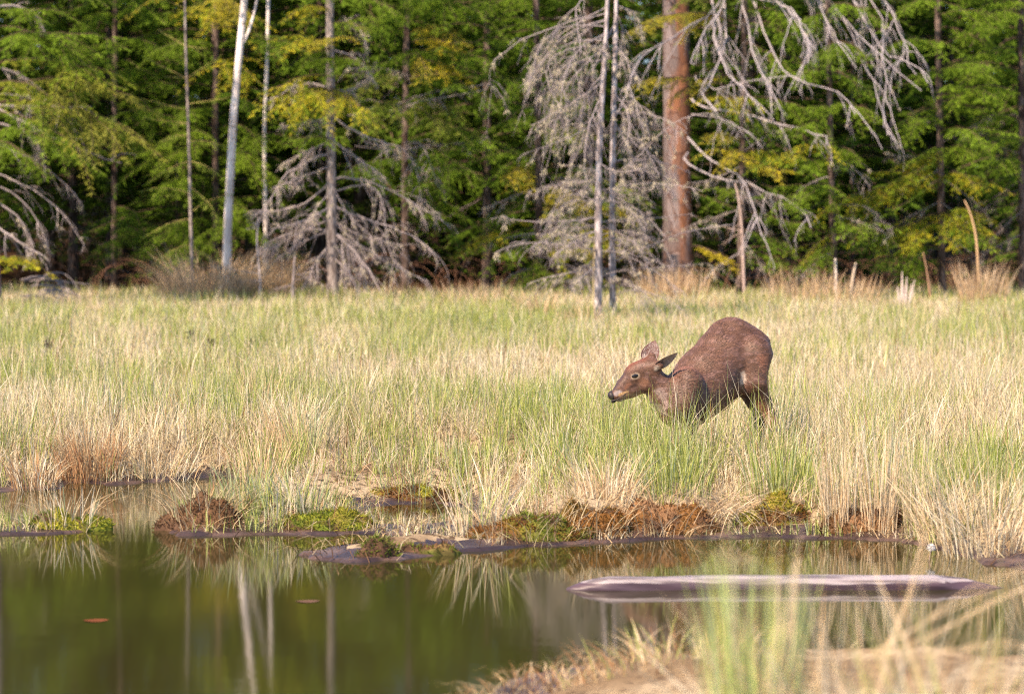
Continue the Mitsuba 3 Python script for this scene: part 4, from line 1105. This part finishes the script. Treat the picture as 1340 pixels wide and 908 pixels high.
ear(D(857, 481, -.52), D(886.5, 461.5, -.60), (0.22, -0.66, -0.70), 0.046, (0.30, 0.21, 0.19))
ear(D(848, 474, -.45), D(857, 445.5, -.42), (-0.35, -0.93, 0.05), 0.064, (0.13, 0.066, 0.058))
for u_, v_, dy_ in ((998, 607, -.06), (985, 599, .15), (885, 640, -.44), (901, 634, -.19)):
    hoof = Soup()
    for o_ in (-0.012, 0.012):
        v2, f2 = ellipsoid(D(u_, v_, dy_) + np.array([-0.012, o_, 0.0]), [0.034, 0.012, 0.022], sub=2)
        hoof.add(v2, f2, (0, 0, 0))
    part(deer, 'hoof', ply((np.vstack(hoof.v), np.vstack(hoof.f)), 'horn', smooth=True))

# ---------------------------------------------------------------- along the water: log, mounds, tussocks
def blade_mesh(rng, x, y, n, spread, h, w, cols, lean=(0.1, 0.6), out=None, arch=0.0, base=None, seg=4, dirn=None, dspread=0.6):
    a, r = rng.uniform(0, 2 * np.pi, n), spread * np.sqrt(rng.uniform(0, 1, n))
    xy = np.stack([x + r * np.cos(a), y + r * np.sin(a)], 1)
    z = (ground_z(xy[:, 0], xy[:, 1]) if base is None else base(xy)) - 0.01
    az = a + rng.normal(0, 0.6, n) if dirn is None else dirn + rng.normal(0, dspread, n)
    cols = np.asarray(cols)
    c = cols[rng.integers(0, len(cols), n)] * rng.uniform(0.7, 1.15, (n, 1))
    o = out or Soup()
    o.add(*blades(xy, z, h * rng.uniform(0.5, 1.15, n), w * rng.uniform(0.6, 1.4, n), az, rng.uniform(*lean, n) + arch * rng.uniform(0, 1, n), c, seg=seg, rng=rng))
    return o


rng = np.random.default_rng(21)
TAN, BUFF = np.array([0.58, 0.42, 0.24]), np.array([0.70, 0.56, 0.38])
# the log lying in the pond
t = thing('driftwood_log', 'long silvery log floating in the pond, dry pale on top, wet below and darkened there with painted shade', 'log')
La, Lb = on_water(738, 771), on_water(1316, 768)
n_, s_ = 120, 28
sv = np.linspace(0, 1, n_)
c = np.array([La[0], La[1], 0])[None] + (np.array([*Lb, 0]) - np.array([*La, 0]))[None] * sv[:, None]
prof = np.minimum(1, np.minimum((sv / 0.10) ** 0.55, ((1 - sv) / 0.16) ** 0.7))
c[:, 2] = 0.002 - 0.010 * (1 - prof)
c[:, 1] += 0.03 * np.sin(sv * 5)
ang = np.arange(s_) * 2 * np.pi / s_
r = 0.060 * prof[:, None] * (1 + 0.06 * np.sin(3 * ang + 1)[None])
p = c[:, None] + np.stack([0 * r, r * np.cos(ang)[None] * 1.5, r * np.sin(ang)[None]], -1)
p += (p - c[:, None]) * ((meshkit.fbm(p * [1.5, 26, 26], 3, 6) - 0.5) * 0.55)[..., None]
i, j = np.meshgrid(np.arange(n_ - 1), np.arange(s_), indexing='ij')
q = np.stack([i * s_ + j, (i + 1) * s_ + j, (i + 1) * s_ + (j + 1) % s_, i * s_ + (j + 1) % s_], -1).reshape(-1, 4)
part(t, 'trunk', ply((p.reshape(-1, 3), np.vstack([q[:, [0, 1, 2]], q[:, [0, 2, 3]]])), 'log_wood', smooth=True))
MOSS, ORANGE, PEAT, YMOSS = np.array([0.13, 0.17, 0.025]), np.array([0.185, 0.090, 0.030]), np.array([0.075, 0.045, 0.030]), np.array([0.26, 0.26, 0.035])


def mound(label, u, v, wpx, hpx, cols, fuzz, name='moss_hummock', group=None, straw=0, depth=0.6, grass=(), seed=None):
    """A hummock of peat under moss at the water's edge; (u, v) is the middle of its waterline."""
    rng = np.random.default_rng(seed if seed is not None else int(u * 7 + v))
    x, y = on_water(u, v)
    y_ = y
    s = FOCAL / y
    a, h = wpx / 2 / s * 1.12, hpx / s * 0.85
    b = a * depth
    y = y + b * 0.9
    key = thing(name, label, 'moss mound', group)
    R, A = np.meshgrid(np.linspace(0, 1, 24), np.arange(72) * 2 * np.pi / 72, indexing='ij')
    wob = 1 + 0.9 * (meshkit.fbm(np.stack([np.cos(A) * 1.6 + u, np.sin(A) * 1.6 + v, 0 * A], -1), 3, 2) - 0.5)
    px, py = x + a * R * wob * np.cos(A), y + b * R * wob * np.sin(A)
    top = h * (1 - R ** 2.6) ** 0.8
    nz = meshkit.fbm(np.stack([px, py, 0 * px], -1) * 9, 4, 3)
    pz = -0.05 + (top + 0.05) * (0.40 + 1.2 * nz) * (R < 0.999)
    pz = np.where(R > 0.99, -0.08, pz)
    V = np.stack([px, py, pz], -1).reshape(-1, 3)
    i, j = np.meshgrid(np.arange(23), np.arange(72), indexing='ij')
    q = np.stack([i * 72 + j, (i + 1) * 72 + j, (i + 1) * 72 + (j + 1) % 72, i * 72 + (j + 1) % 72], -1).reshape(-1, 4)
    F = np.vstack([q[:, [0, 1, 2]], q[:, [0, 2, 3]]])
    cols = [np.asarray(k) for k in cols]
    m1, m2 = meshkit.fbm(V * 12, 3, 9), meshkit.fbm(V * 5, 2, 19)
    w1 = sstep(0.42, 0.60, m1)[:, None]
    w2 = sstep(0.45, 0.58, m2)[:, None]
    C = cols[0] * (1 - w1) + cols[1] * w1
    C = C * (1 - 0.6 * w2) + cols[-1] * 0.6 * w2
    C = C * (0.6 + 0.8 * meshkit.noise(V * 60, 3))[:, None]
    part(key, 'peat', ply((V, F), 'soft', smooth=True, color=np.clip(C, .01, .9)))
    tm = trimesh.Trimesh(V, F, process=False)
    sp, sf = trimesh.sample.sample_surface(tm, fuzz, seed=int(u))
    ok = sp[:, 2] > 0.012
    sp = sp[ok]
    k = len(sp)
    d = np.array(tm.face_normals)[sf][ok] * np.sign(np.array(tm.face_normals)[sf][ok][:, 2:3] + 1e-6) + rng.normal(0, 0.5, (k, 3)) + [0, 0, 0.35]
    d *= (rng.uniform(0.012, 0.034, (k, 1))) / np.linalg.norm(d, axis=1, keepdims=True)
    e = np.cross(d, rng.normal(0, 1, (k, 3)))
    e *= 0.0035 / (np.linalg.norm(e, axis=1, keepdims=True) + 1e-9)
    mm = meshkit.fbm(sp * 12, 3, 9)
    mc = np.where((mm + rng.normal(0, 0.10, k) > 0.5)[:, None], cols[1], cols[-1]) * rng.uniform(0.6, 1.5, (k, 1))
    soup = Soup().add(np.stack([sp - e, sp + e, sp + d], 1).reshape(-1, 3), np.arange(3 * k).reshape(-1, 3), np.repeat(mc, 3, 0))
    part(key, 'moss', soup.shape('blade'), kind='stuff')

    def surf(xy):
        rr = np.hypot((xy[:, 0] - x) / a, (xy[:, 1] - y) / b)
        return h * np.clip(1 - rr ** 2.6, 0.0, 1) ** 0.8 * 0.9
    if straw:
        part(key, 'straw', blade_mesh(rng, x, y, straw, a * 0.85, 0.26, 0.005, [TAN, BUFF, STRAW, BROWN], (0.5, 1.3), base=surf).shape('blade'), kind='stuff')
    for gn, gh, gc in grass:
        part(key, 'grass', blade_mesh(rng, x, y, gn, a * 0.8, gh, 0.005, gc, (0.05, 0.45), base=surf).shape('blade'), kind='stuff')


mound('dark brown peat hummock with drooping straw, standing in the water left of the pool', 265, 697, 112, 40, [PEAT, PEAT * 1.4, BROWN * 0.45], 2600, straw=200, grass=((25, 0.24, [GREEN, BLUEGREEN, STRAW]),))
mound('low yellow green moss cushion at the left edge of the pond', 84, 696, 92, 22, [PEAT, YMOSS, MOSS], 2600, straw=60, grass=((45, 0.22, [STRAW, BLUEGREEN, PALE]),))
mound('flat green moss cushion on the muddy strip right of the peat hummock', 425, 697, 110, 26, [PEAT, MOSS, YMOSS], 2800, straw=40)
mound('small dark clod with a green moss cap at the tip of the mud spit', 492, 733, 46, 32, [PEAT, PEAT * 1.5, MOSS], 1200, depth=0.8)
mound('brown mossy swelling on the mud spit right of the clod', 560, 727, 92, 14, [PEAT, BROWN * 0.6, MOSS], 900, depth=0.4)
mound('olive moss bank above the mud right of the little pool', 690, 712, 160, 34, [PEAT, ORANGE * 0.8, MOSS], 3200, straw=120, depth=0.35)
mound('rusty orange moss mound on the bank below the pale straw', 775, 706, 96, 52, [PEAT, ORANGE, ORANGE * 0.7 + MOSS * 0.3], 3000, straw=110, depth=0.5)
mound('wide rust brown moss mound on the bank left of the drooping straw tuft', 868, 702, 130, 46, [PEAT, ORANGE, BROWN], 3400, straw=150, depth=0.45)
mound('yellow green moss mound on the bank right of the drooping straw tuft', 1020, 698, 110, 40, [PEAT, YMOSS, ORANGE * 0.8], 3000, straw=90, depth=0.45)
mound('dark mossy bank under the tall beige grass on the right', 1150, 702, 150, 34, [PEAT, BROWN * 0.8, ORANGE * 0.6], 2600, straw=120, depth=0.35)
mound('green moss cushion behind the little pool', 545, 658, 110, 20, [PEAT, YMOSS, ORANGE * 0.8], 2200, straw=50, depth=0.5, grass=((60, 0.25, [BLUEGREEN, LIME]),))
mound('reddish brown sedge base at the far shore of the left inlet', 130, 629, 110, 30, [BROWN * 0.7, BROWN, STRAW * 0.6], 1600, straw=160, depth=0.5)


def tussock(label, u, v, n, spread, hpx, cols, lean=(0.05, 0.4), w=0.006, arch=0.0, dirn=None, dspread=0.6, name='grass_tussock', cat='grass tuft', zoff=0.0, Y=None, group=None, seg=5):
    x, y = on_water(u, v) if Y is None else (at(u, v, Y)[0], Y)
    rng = np.random.default_rng(int(u * 13 + v * 3))
    key = thing(name, label, cat, group)
    s = FOCAL / y
    m = blade_mesh(rng, x, y, n, spread, hpx / s, w, cols, lean, arch=arch, seg=seg, dirn=dirn, dspread=dspread)
    scene[key] = m.shape('blade')


FRESH = [GREEN, LIME, BLUEGREEN * 1.2]
tussock('pale green reed clump with bent straw blades at the bank right of the little pool', 625, 700, 90, 0.17, 108, [BLUEGREEN, PALE, LIME, BUFF], (0.05, 0.7), 0.0065)
tussock('tan straw tuft arching over the bank and hanging down to the water', 945, 694, 150, 0.10, 78, [BUFF, TAN, PALE], (0.9, 1.7), 0.006, dirn=-0.5, dspread=0.9)
tussock('tall fine beige grass tuft on the right bank, left of the three upright ones', 1100, 700, 150, 0.11, 140, [BUFF, PALE, TAN], (0.02, 0.25), 0.004)
tussock('tall fine beige grass tuft on the right bank, middle of the three upright ones', 1150, 702, 130, 0.10, 150, [BUFF, PALE, TAN], (0.02, 0.28), 0.004)
tussock('tall fine beige grass tuft on the right bank, right of the three upright ones', 1198, 704, 120, 0.07, 150, [BUFF, PALE, LIME], (0.02, 0.2), 0.004)
tussock('tangled pale straw tussock at the right edge of the bank', 1300, 728, 300, 0.26, 150, [BUFF, PALE, TAN, STRAW], (0.1, 0.9), 0.005)
tussock('leaning straw tuft on the bank just left of the right edge tussock', 1235, 712, 160, 0.14, 120, [BUFF, TAN, STRAW], (0.2, 1.0), 0.005)
tussock('reddish brown dead sedge tussock by the far shore of the left inlet', 118, 630, 260, 0.20, 72, [BROWN * 1.2, TAN, BROWN * 1.6], (0.05, 0.7), 0.006)
tussock('low straw tussock overhanging the far shore of the left inlet', 205, 627, 240, 0.26, 46, [TAN, PALE, STRAW], (0.3, 1.2), 0.006)
tussock('short reddish sedge tuft at the left edge of the far shore', 45, 640, 160, 0.15, 60, [TAN, BROWN * 1.5, PALE], (0.1, 0.8), 0.006)
tussock('bluish green sedge clump on the muddy strip', 385, 690, 150, 0.22, 66, [BLUEGREEN, LIME, PALE], (0.1, 0.6), 0.007)
tussock('pale green sedge clump beside the peat hummock', 318, 690, 130, 0.16, 70, [BLUEGREEN, LIME, STRAW], (0.05, 0.5), 0.006)
tussock('fresh green sedge clump on the bank above the wide rust brown mound', 880, 684, 160, 0.2, 90, FRESH, (0.05, 0.45), 0.006)
tussock('fresh green sedge clump on the bank above the drooping straw tuft', 1020, 682, 170, 0.2, 95, FRESH, (0.05, 0.4), 0.006)
tussock('pale straw tuft on the bank above the rusty orange mound', 795, 688, 180, 0.18, 75, [PALE, BUFF, TAN], (0.1, 0.8), 0.006)
r_ = np.random.default_rng(900)
for kind, cols in (('green', [GREEN, LIME]), ('straw coloured', [STRAW, PALE]), ('two coloured', [LIME, STRAW, BLUEGREEN]), ('buff brown', [BUFF, TAN])):
    for k, u_ in enumerate(np.sort(r_.uniform(330, 1330, 4))):
        tussock(f'{kind} sedge tussock near the bank, {("leftmost", "second from left", "third from left", "rightmost")[k]} of four such', u_, r_.uniform(560, 655), 130, 0.13, r_.uniform(60, 95), cols, (0.05, 0.6), 0.0055, group='sedge tussocks among the meadow grass')
tussock('pale straw blades standing in front of the chest of the deer', 893, 0, 60, 0.10, 62, [PALE, BUFF, TAN], (0.1, 0.7), 0.005, Y=19.2)
# out of focus plants on the near bank
tussock('blurred fresh green plant clump in front of the log', 990, 868, 300, 0.080, 415, [LIME * 1.15, np.array([0.48, 0.58, 0.22]), BLUEGREEN * 1.3, BUFF], (0.02, 0.20), 0.008, Y=7.7)
tussock('blurred tan straw clump in the foreground right of the green clump', 1095, 880, 240, 0.20, 375, [BUFF, TAN, PALE], (0.2, 1.1), 0.006, Y=7.7)
tussock('blurred dense straw clump in the foreground below the log', 1180, 890, 300, 0.26, 375, [BUFF, TAN, PALE, BROWN * 1.4], (0.2, 1.2), 0.006, Y=7.6)
tussock('blurred straw clump at the lower right corner', 1300, 900, 240, 0.24, 425, [BUFF, TAN, LIME], (0.1, 1.0), 0.006, Y=7.4)
tussock('blurred low straw and sedge on the near mud left of the green clump', 880, 884, 330, 0.4, 60, [BUFF, TAN, BROWN * 1.4, LIME], (0.3, 1.3), 0.006, Y=11.2)
tussock('blurred sparse straw at the left end of the near mud', 720, 890, 150, 0.3, 38, [BUFF, TAN, BROWN * 1.4], (0.4, 1.4), 0.006, Y=11.4)
for label, seq in (('long pale straw stem leaning up to the right over the log, upper of two', [(1130, 850), (1190, 822), (1265, 785), (1345, 742)]), ('long pale straw stem leaning up to the right, lower of two', [(1150, 852), (1220, 828), (1290, 795), (1350, 768)]),
                   ('thin straw stem rising steeply in front of the log', [(1150, 860), (1182, 800), (1195, 765), (1213, 700)]), ('straw stem lying nearly level at the lower right', [(1170, 862), (1240, 848), (1300, 843), (1350, 846)])):
    t = thing('dry_reed', label, 'reed')
    for k in range(3):
        line = [at(u + rng.normal(0, 5), v + rng.normal(0, 5), 7.9 + 0.05 * k) for u, v in seq]
        line[0][2] = gz(line[0][0], line[0][1]) - 0.01 if k == 0 else line[0][2]
        part(t, 'stalk', ply(tube(catmull(line, 18), np.linspace(0.0019, 0.0009, 18), 5), {'type': 'twosided', 'bsdf': {'type': 'diffuse', 'reflectance': rgb(0.66, 0.50, 0.32)}}, smooth=True))
for label, u, v, n in (('blurred tan grass tips at the lower left corner', 95, 925, 26), ('blurred arching tan grass tips at the lower left, right of the corner ones', 165, 925, 22)):
    x, y = at(u, v, 9.2)[0], 9.2
    key = thing('grass_tussock', label, 'grass tuft')
    scene[key] = blade_mesh(np.random.default_rng(int(u)), x, y, n, 0.06, 0.36, 0.006, [TAN, BUFF, STRAW], (0.2, 1.1), base=lambda xy: np.full(len(xy), -0.14), dirn=0.3, dspread=1.0).shape('blade')

# a white cotton grass head over the water
t = thing('cotton_grass', 'white cotton grass head on a thin stem at the water edge on the right', 'flower')
x, y = on_water(1217, 733)
hd_ = np.array([x + 0.01, y, 0.065])
part(t, 'stem', ply(tube(catmull([[x, y, -0.05], [x, y, 0.03], hd_], 10), np.full(10, 0.003), 5), 'soft', smooth=True, color=np.tile([0.35, 0.25, 0.2], (52, 1))))
w = Soup()
for _ in range(9):
    tuft(w, hd_ + rng.normal(0, 0.006, 3), 0.011, rng, np.array([0.72, 0.70, 0.70]), 70, drop=0.3)
part(t, 'head', w.shape('soft'), kind='stuff')

# fallen leaves and scraps on the water
for label, u, v, col in (('orange dead leaf floating on the dark water at lower left', 125, 812, (0.16, 0.06, 0.03)), ('pinkish dead leaf floating right of the birch reflection', 402, 787, (0.13, 0.08, 0.06))):
    x, y = on_water(u, v)
    a = np.linspace(0, 2 * np.pi, 17)[:-1]
    v_ = np.column_stack([x + 0.050 * np.cos(a) * (1 + 0.2 * np.sin(3 * a)), y + 0.05 * np.sin(a), 0.0025 + 0.001 * np.sin(2 * a)])
    v_ = np.vstack([v_, [[x, y, 0.002]]])
    key = thing('floating_leaf', label, 'leaf')
    scene[key] = ply((v_, np.array([[k, (k + 1) % 16, 16] for k in range(16)])), 'soft', smooth=True, color=np.tile(col, (17, 1)))

# dead stalks and scraps strewn along the wet margin
r_ = np.random.default_rng(77)
n = 60000
y = r_.uniform(10.4, 21, n)
x = r_.uniform(-1, 1, n) * 670 / FOCAL * y * 1.1
d = shore_distance(x, y)
k = (d > -0.04) & (r_.uniform(0, 1, n) < np.where(d < 0.45, 0.30 * np.exp(-np.maximum(d, 0) * 3), 0.0))
x, y = x[k], y[k]
n = len(x)
lc = np.array([TAN, BROWN, BROWN * 0.5, STRAW, PEAT])[r_.integers(0, 5, n)] * r_.uniform(0.6, 1.1, (n, 1))
lit = Soup().add(*blades(np.stack([x, y], 1), np.maximum(ground_z(x, y), 0.0) + 0.002, r_.uniform(0.05, 0.20, n), r_.uniform(0.003, 0.008, n), r_.uniform(0, 6.28, n), r_.uniform(1.2, 1.6, n), lc, seg=3, rng=r_))
setting('shore_litter', lit.shape('blade'), 'dead stalks and brown scraps strewn along the muddy margin of the pond', 'stuff', 'plant litter')

# ---------------------------------------------------------------- small things at the forest edge
rng = np.random.default_rng(31)
t = thing('broken_stump', 'pale splintered stump standing in the grass at the forest edge on the right', 'stump')
bx, by = at(1183, 395, 47)[0], 47
zb = gz(bx, by)
s_ = FOCAL / 47
wood_pale = {'type': 'twosided', 'bsdf': {'type': 'diffuse', 'reflectance': rgb(0.46, 0.39, 0.36)}}
for k, (du, top, w_) in enumerate(((-7, 375, 6), (-2, 355, 6), (3, 362, 5), (8, 372, 5), (11, 366, 3))):
    tp = at(1183 + du * 1.25, top, 47)
    b_ = np.array([bx + du / s_ * 0.6, by + 0.03 * (k % 2), zb - 0.05])
    part(t, 'splinter', ply(tube(catmull([b_, (b_ + tp) / 2 + [0, 0, 0.01], tp], 8), np.linspace(w_ / s_ * 0.75, 0.006, 8), 7, 0.15, rng), wood_pale, smooth=40))
for label, name, pts_, r0, col in (('pale broken stake standing at the forest edge, left of two', 'dead_stake', [(1093, 395), (1094, 370), (1093, 338)], 0.035, (0.62, 0.55, 0.50)), ('pale leaning broken stake at the forest edge, right of two', 'dead_stake', [(1112, 392), (1115, 370), (1120, 344)], 0.035, (0.50, 0.42, 0.34)),
                                   ('tan curved dead stem standing before the right edge firs', 'dead_weed', [(1282, 380), (1279, 330), (1273, 290), (1262, 262)], 0.026, (0.50, 0.34, 0.20)), ('thin grey dead sapling right of the orange pine', 'dead_sapling', [(976, 390), (972, 320), (968, 270), (962, 240)], 0.030, (0.40, 0.31, 0.28)),
                                   ('short grey dead sapling left of the dead limbed spruce', 'dead_sapling', [(383, 388), (384, 360), (386, 335)], 0.026, (0.34, 0.29, 0.29)), ('grey dead sapling between the birch and the dead limbed spruce', 'dead_sapling', [(337, 378), (338, 340), (337, 300), (340, 285)], 0.022, (0.40, 0.36, 0.36)),
                                   ('thin brown dead stem right of the splintered stump', 'dead_weed', [(1218, 385), (1212, 350), (1208, 330)], 0.018, (0.36, 0.22, 0.15)), ('bent pale reed standing at the forest edge left of the grey stems', 'dead_weed', [(778, 385), (777, 350), (779, 310)], 0.014, (0.52, 0.42, 0.24))):
    Yk = 49.5
    t = thing(name, label, 'dead wood')
    line = [at(u, v, Yk) for u, v in pts_]
    line[0][2] = gz(line[0][0], Yk) - 0.05
    out = Soup()
    out.add(*tube(catmull(line, 14), np.linspace(r0, r0 * 0.45, 14), 7, 0.12, rng), col)
    scene[key_ := f'{t}__stem'] = out.shape('wood', True)
    if 'sapling' in name:
        tw = Soup()
        for k in range(7):
            o_ = catmull(line, 14)[rng.integers(4, 14)]
            twiggy(tw, [o_, o_ + [rng.normal(0, 0.35), rng.normal(0, 0.3), rng.uniform(-0.25, 0.2)]], 0.007, rng, np.array(col) * 0.9, subs=3, sub=0.3)
        part(t, 'twig', tw.shape('wood'), kind='stuff')
t = thing('brush_pile', 'heap of grey dead branches lying at the forest edge on the far left', 'brush pile')
for k in range(16):
    u0, v0 = rng.uniform(18, 60), rng.uniform(362, 395)
    out = Soup()
    twiggy(out, [at(u0, v0, 49 + rng.normal(0, 0.3)), at(u0 + rng.uniform(20, 40), v0 - rng.uniform(-4, 8), 49), at(u0 + rng.uniform(45, 62), v0 + rng.uniform(4, 26), 49)], 0.014, rng, DEAD * rng.uniform(0.6, 1.1), subs=6, sub=0.3, hang=0.8)
    part(t, 'branch', out.shape('wood'))
straws = [np.array([0.55, 0.41, 0.28]), np.array([0.66, 0.53, 0.38]), TAN]
for label, u, Y, n, sp, h, ln in (('heap of tan dry straw around the foot of the white birch', 285, 50.2, 900, 0.85, 0.95, (0.3, 1.1)), ('tan dry straw heap right of the birch foot', 345, 50.2, 480, 0.45, 0.85, (0.4, 1.2)), ('dry reddish straw around the foot of the orange pine', 880, 50.5, 420, 0.55, 0.62, (0.05, 0.5)),
                                  ('tan dry straw at the foot of the grey dead stems', 765, 41, 260, 0.35, 0.36, (0.2, 1.0)), ('pale dry straw left of the grey dead stems', 705, 44, 160, 0.25, 0.46, (0.1, 0.8)), ('dry straw tuft under the thin grey trunk on the right', 1050, 49, 260, 0.5, 0.62, (0.05, 0.6)),
                                  ('tall dry straw around the curved dead stem on the right', 1285, 49, 260, 0.4, 0.72, (0.05, 0.5)), ('dry straw tuft before the dark gap left of the birch', 232, 50, 160, 0.35, 0.4, (0.2, 1.0)), ('dry straw tuft between the dead limbed spruce and the grey stems', 620, 49, 220, 0.6, 0.42, (0.1, 0.8)), ('dry grass before the pale stakes', 1110, 48.5, 220, 0.5, 0.5, (0.05, 0.6))):
    x = at(u, 380, Y)[0]
    key = thing('straw_heap', label, 'dry grass')
    scene[key] = blade_mesh(rng, x, Y, n, sp, h, 0.012, straws, ln, seg=4).shape('blade')
# dead brown twigs and dry fern of the dark understorey
under = Soup()
for _ in range(420):
    y = rng.uniform(53, 60)
    x = rng.uniform(-1, 1) * 670 / FOCAL * y * 1.1
    a, L = rng.uniform(0, 6.28), rng.uniform(0.3, 1.1)
    z = gz(x, y)
    twiggy(under, [[x, y, z], [x + 0.4 * L * math.cos(a), y + 0.4 * L * math.sin(a), z + 0.5 * L], [x + L * math.cos(a), y + L * math.sin(a), z + 0.55 * L]], 0.007, rng, np.array([0.20, 0.11, 0.075]), subs=4, sub=0.3, depth=0)
setting('undergrowth', under.shape('wood'), 'reddish brown dead twigs tangled on the dark forest floor', 'stuff', 'undergrowth')
# dark seed heads standing over the meadow
for u, v, Y in ((250, 440, 33), (277, 450, 31), (327, 452, 31), (65, 455, 31), (62, 452, 30)):
    t = thing('seed_head', 'small dark seed head on a stalk standing above the left meadow grass', 'plant', 'dark seed heads above the left meadow')
    tp = at(u, v, Y)
    part(t, 'stalk', ply(tube(catmull([[tp[0] + .02, Y, gz(tp[0], Y)], [tp[0], Y, tp[2] * 0.6], tp], 8), np.full(8, 0.004), 4), 'soft', color=np.tile([0.12, 0.08, 0.06], (34, 1))))
    w = Soup()
    tuft(w, tp, 0.05, rng, np.array([0.07, 0.05, 0.05]), 30, drop=-0.6)
    part(t, 'head', w.shape('soft'))
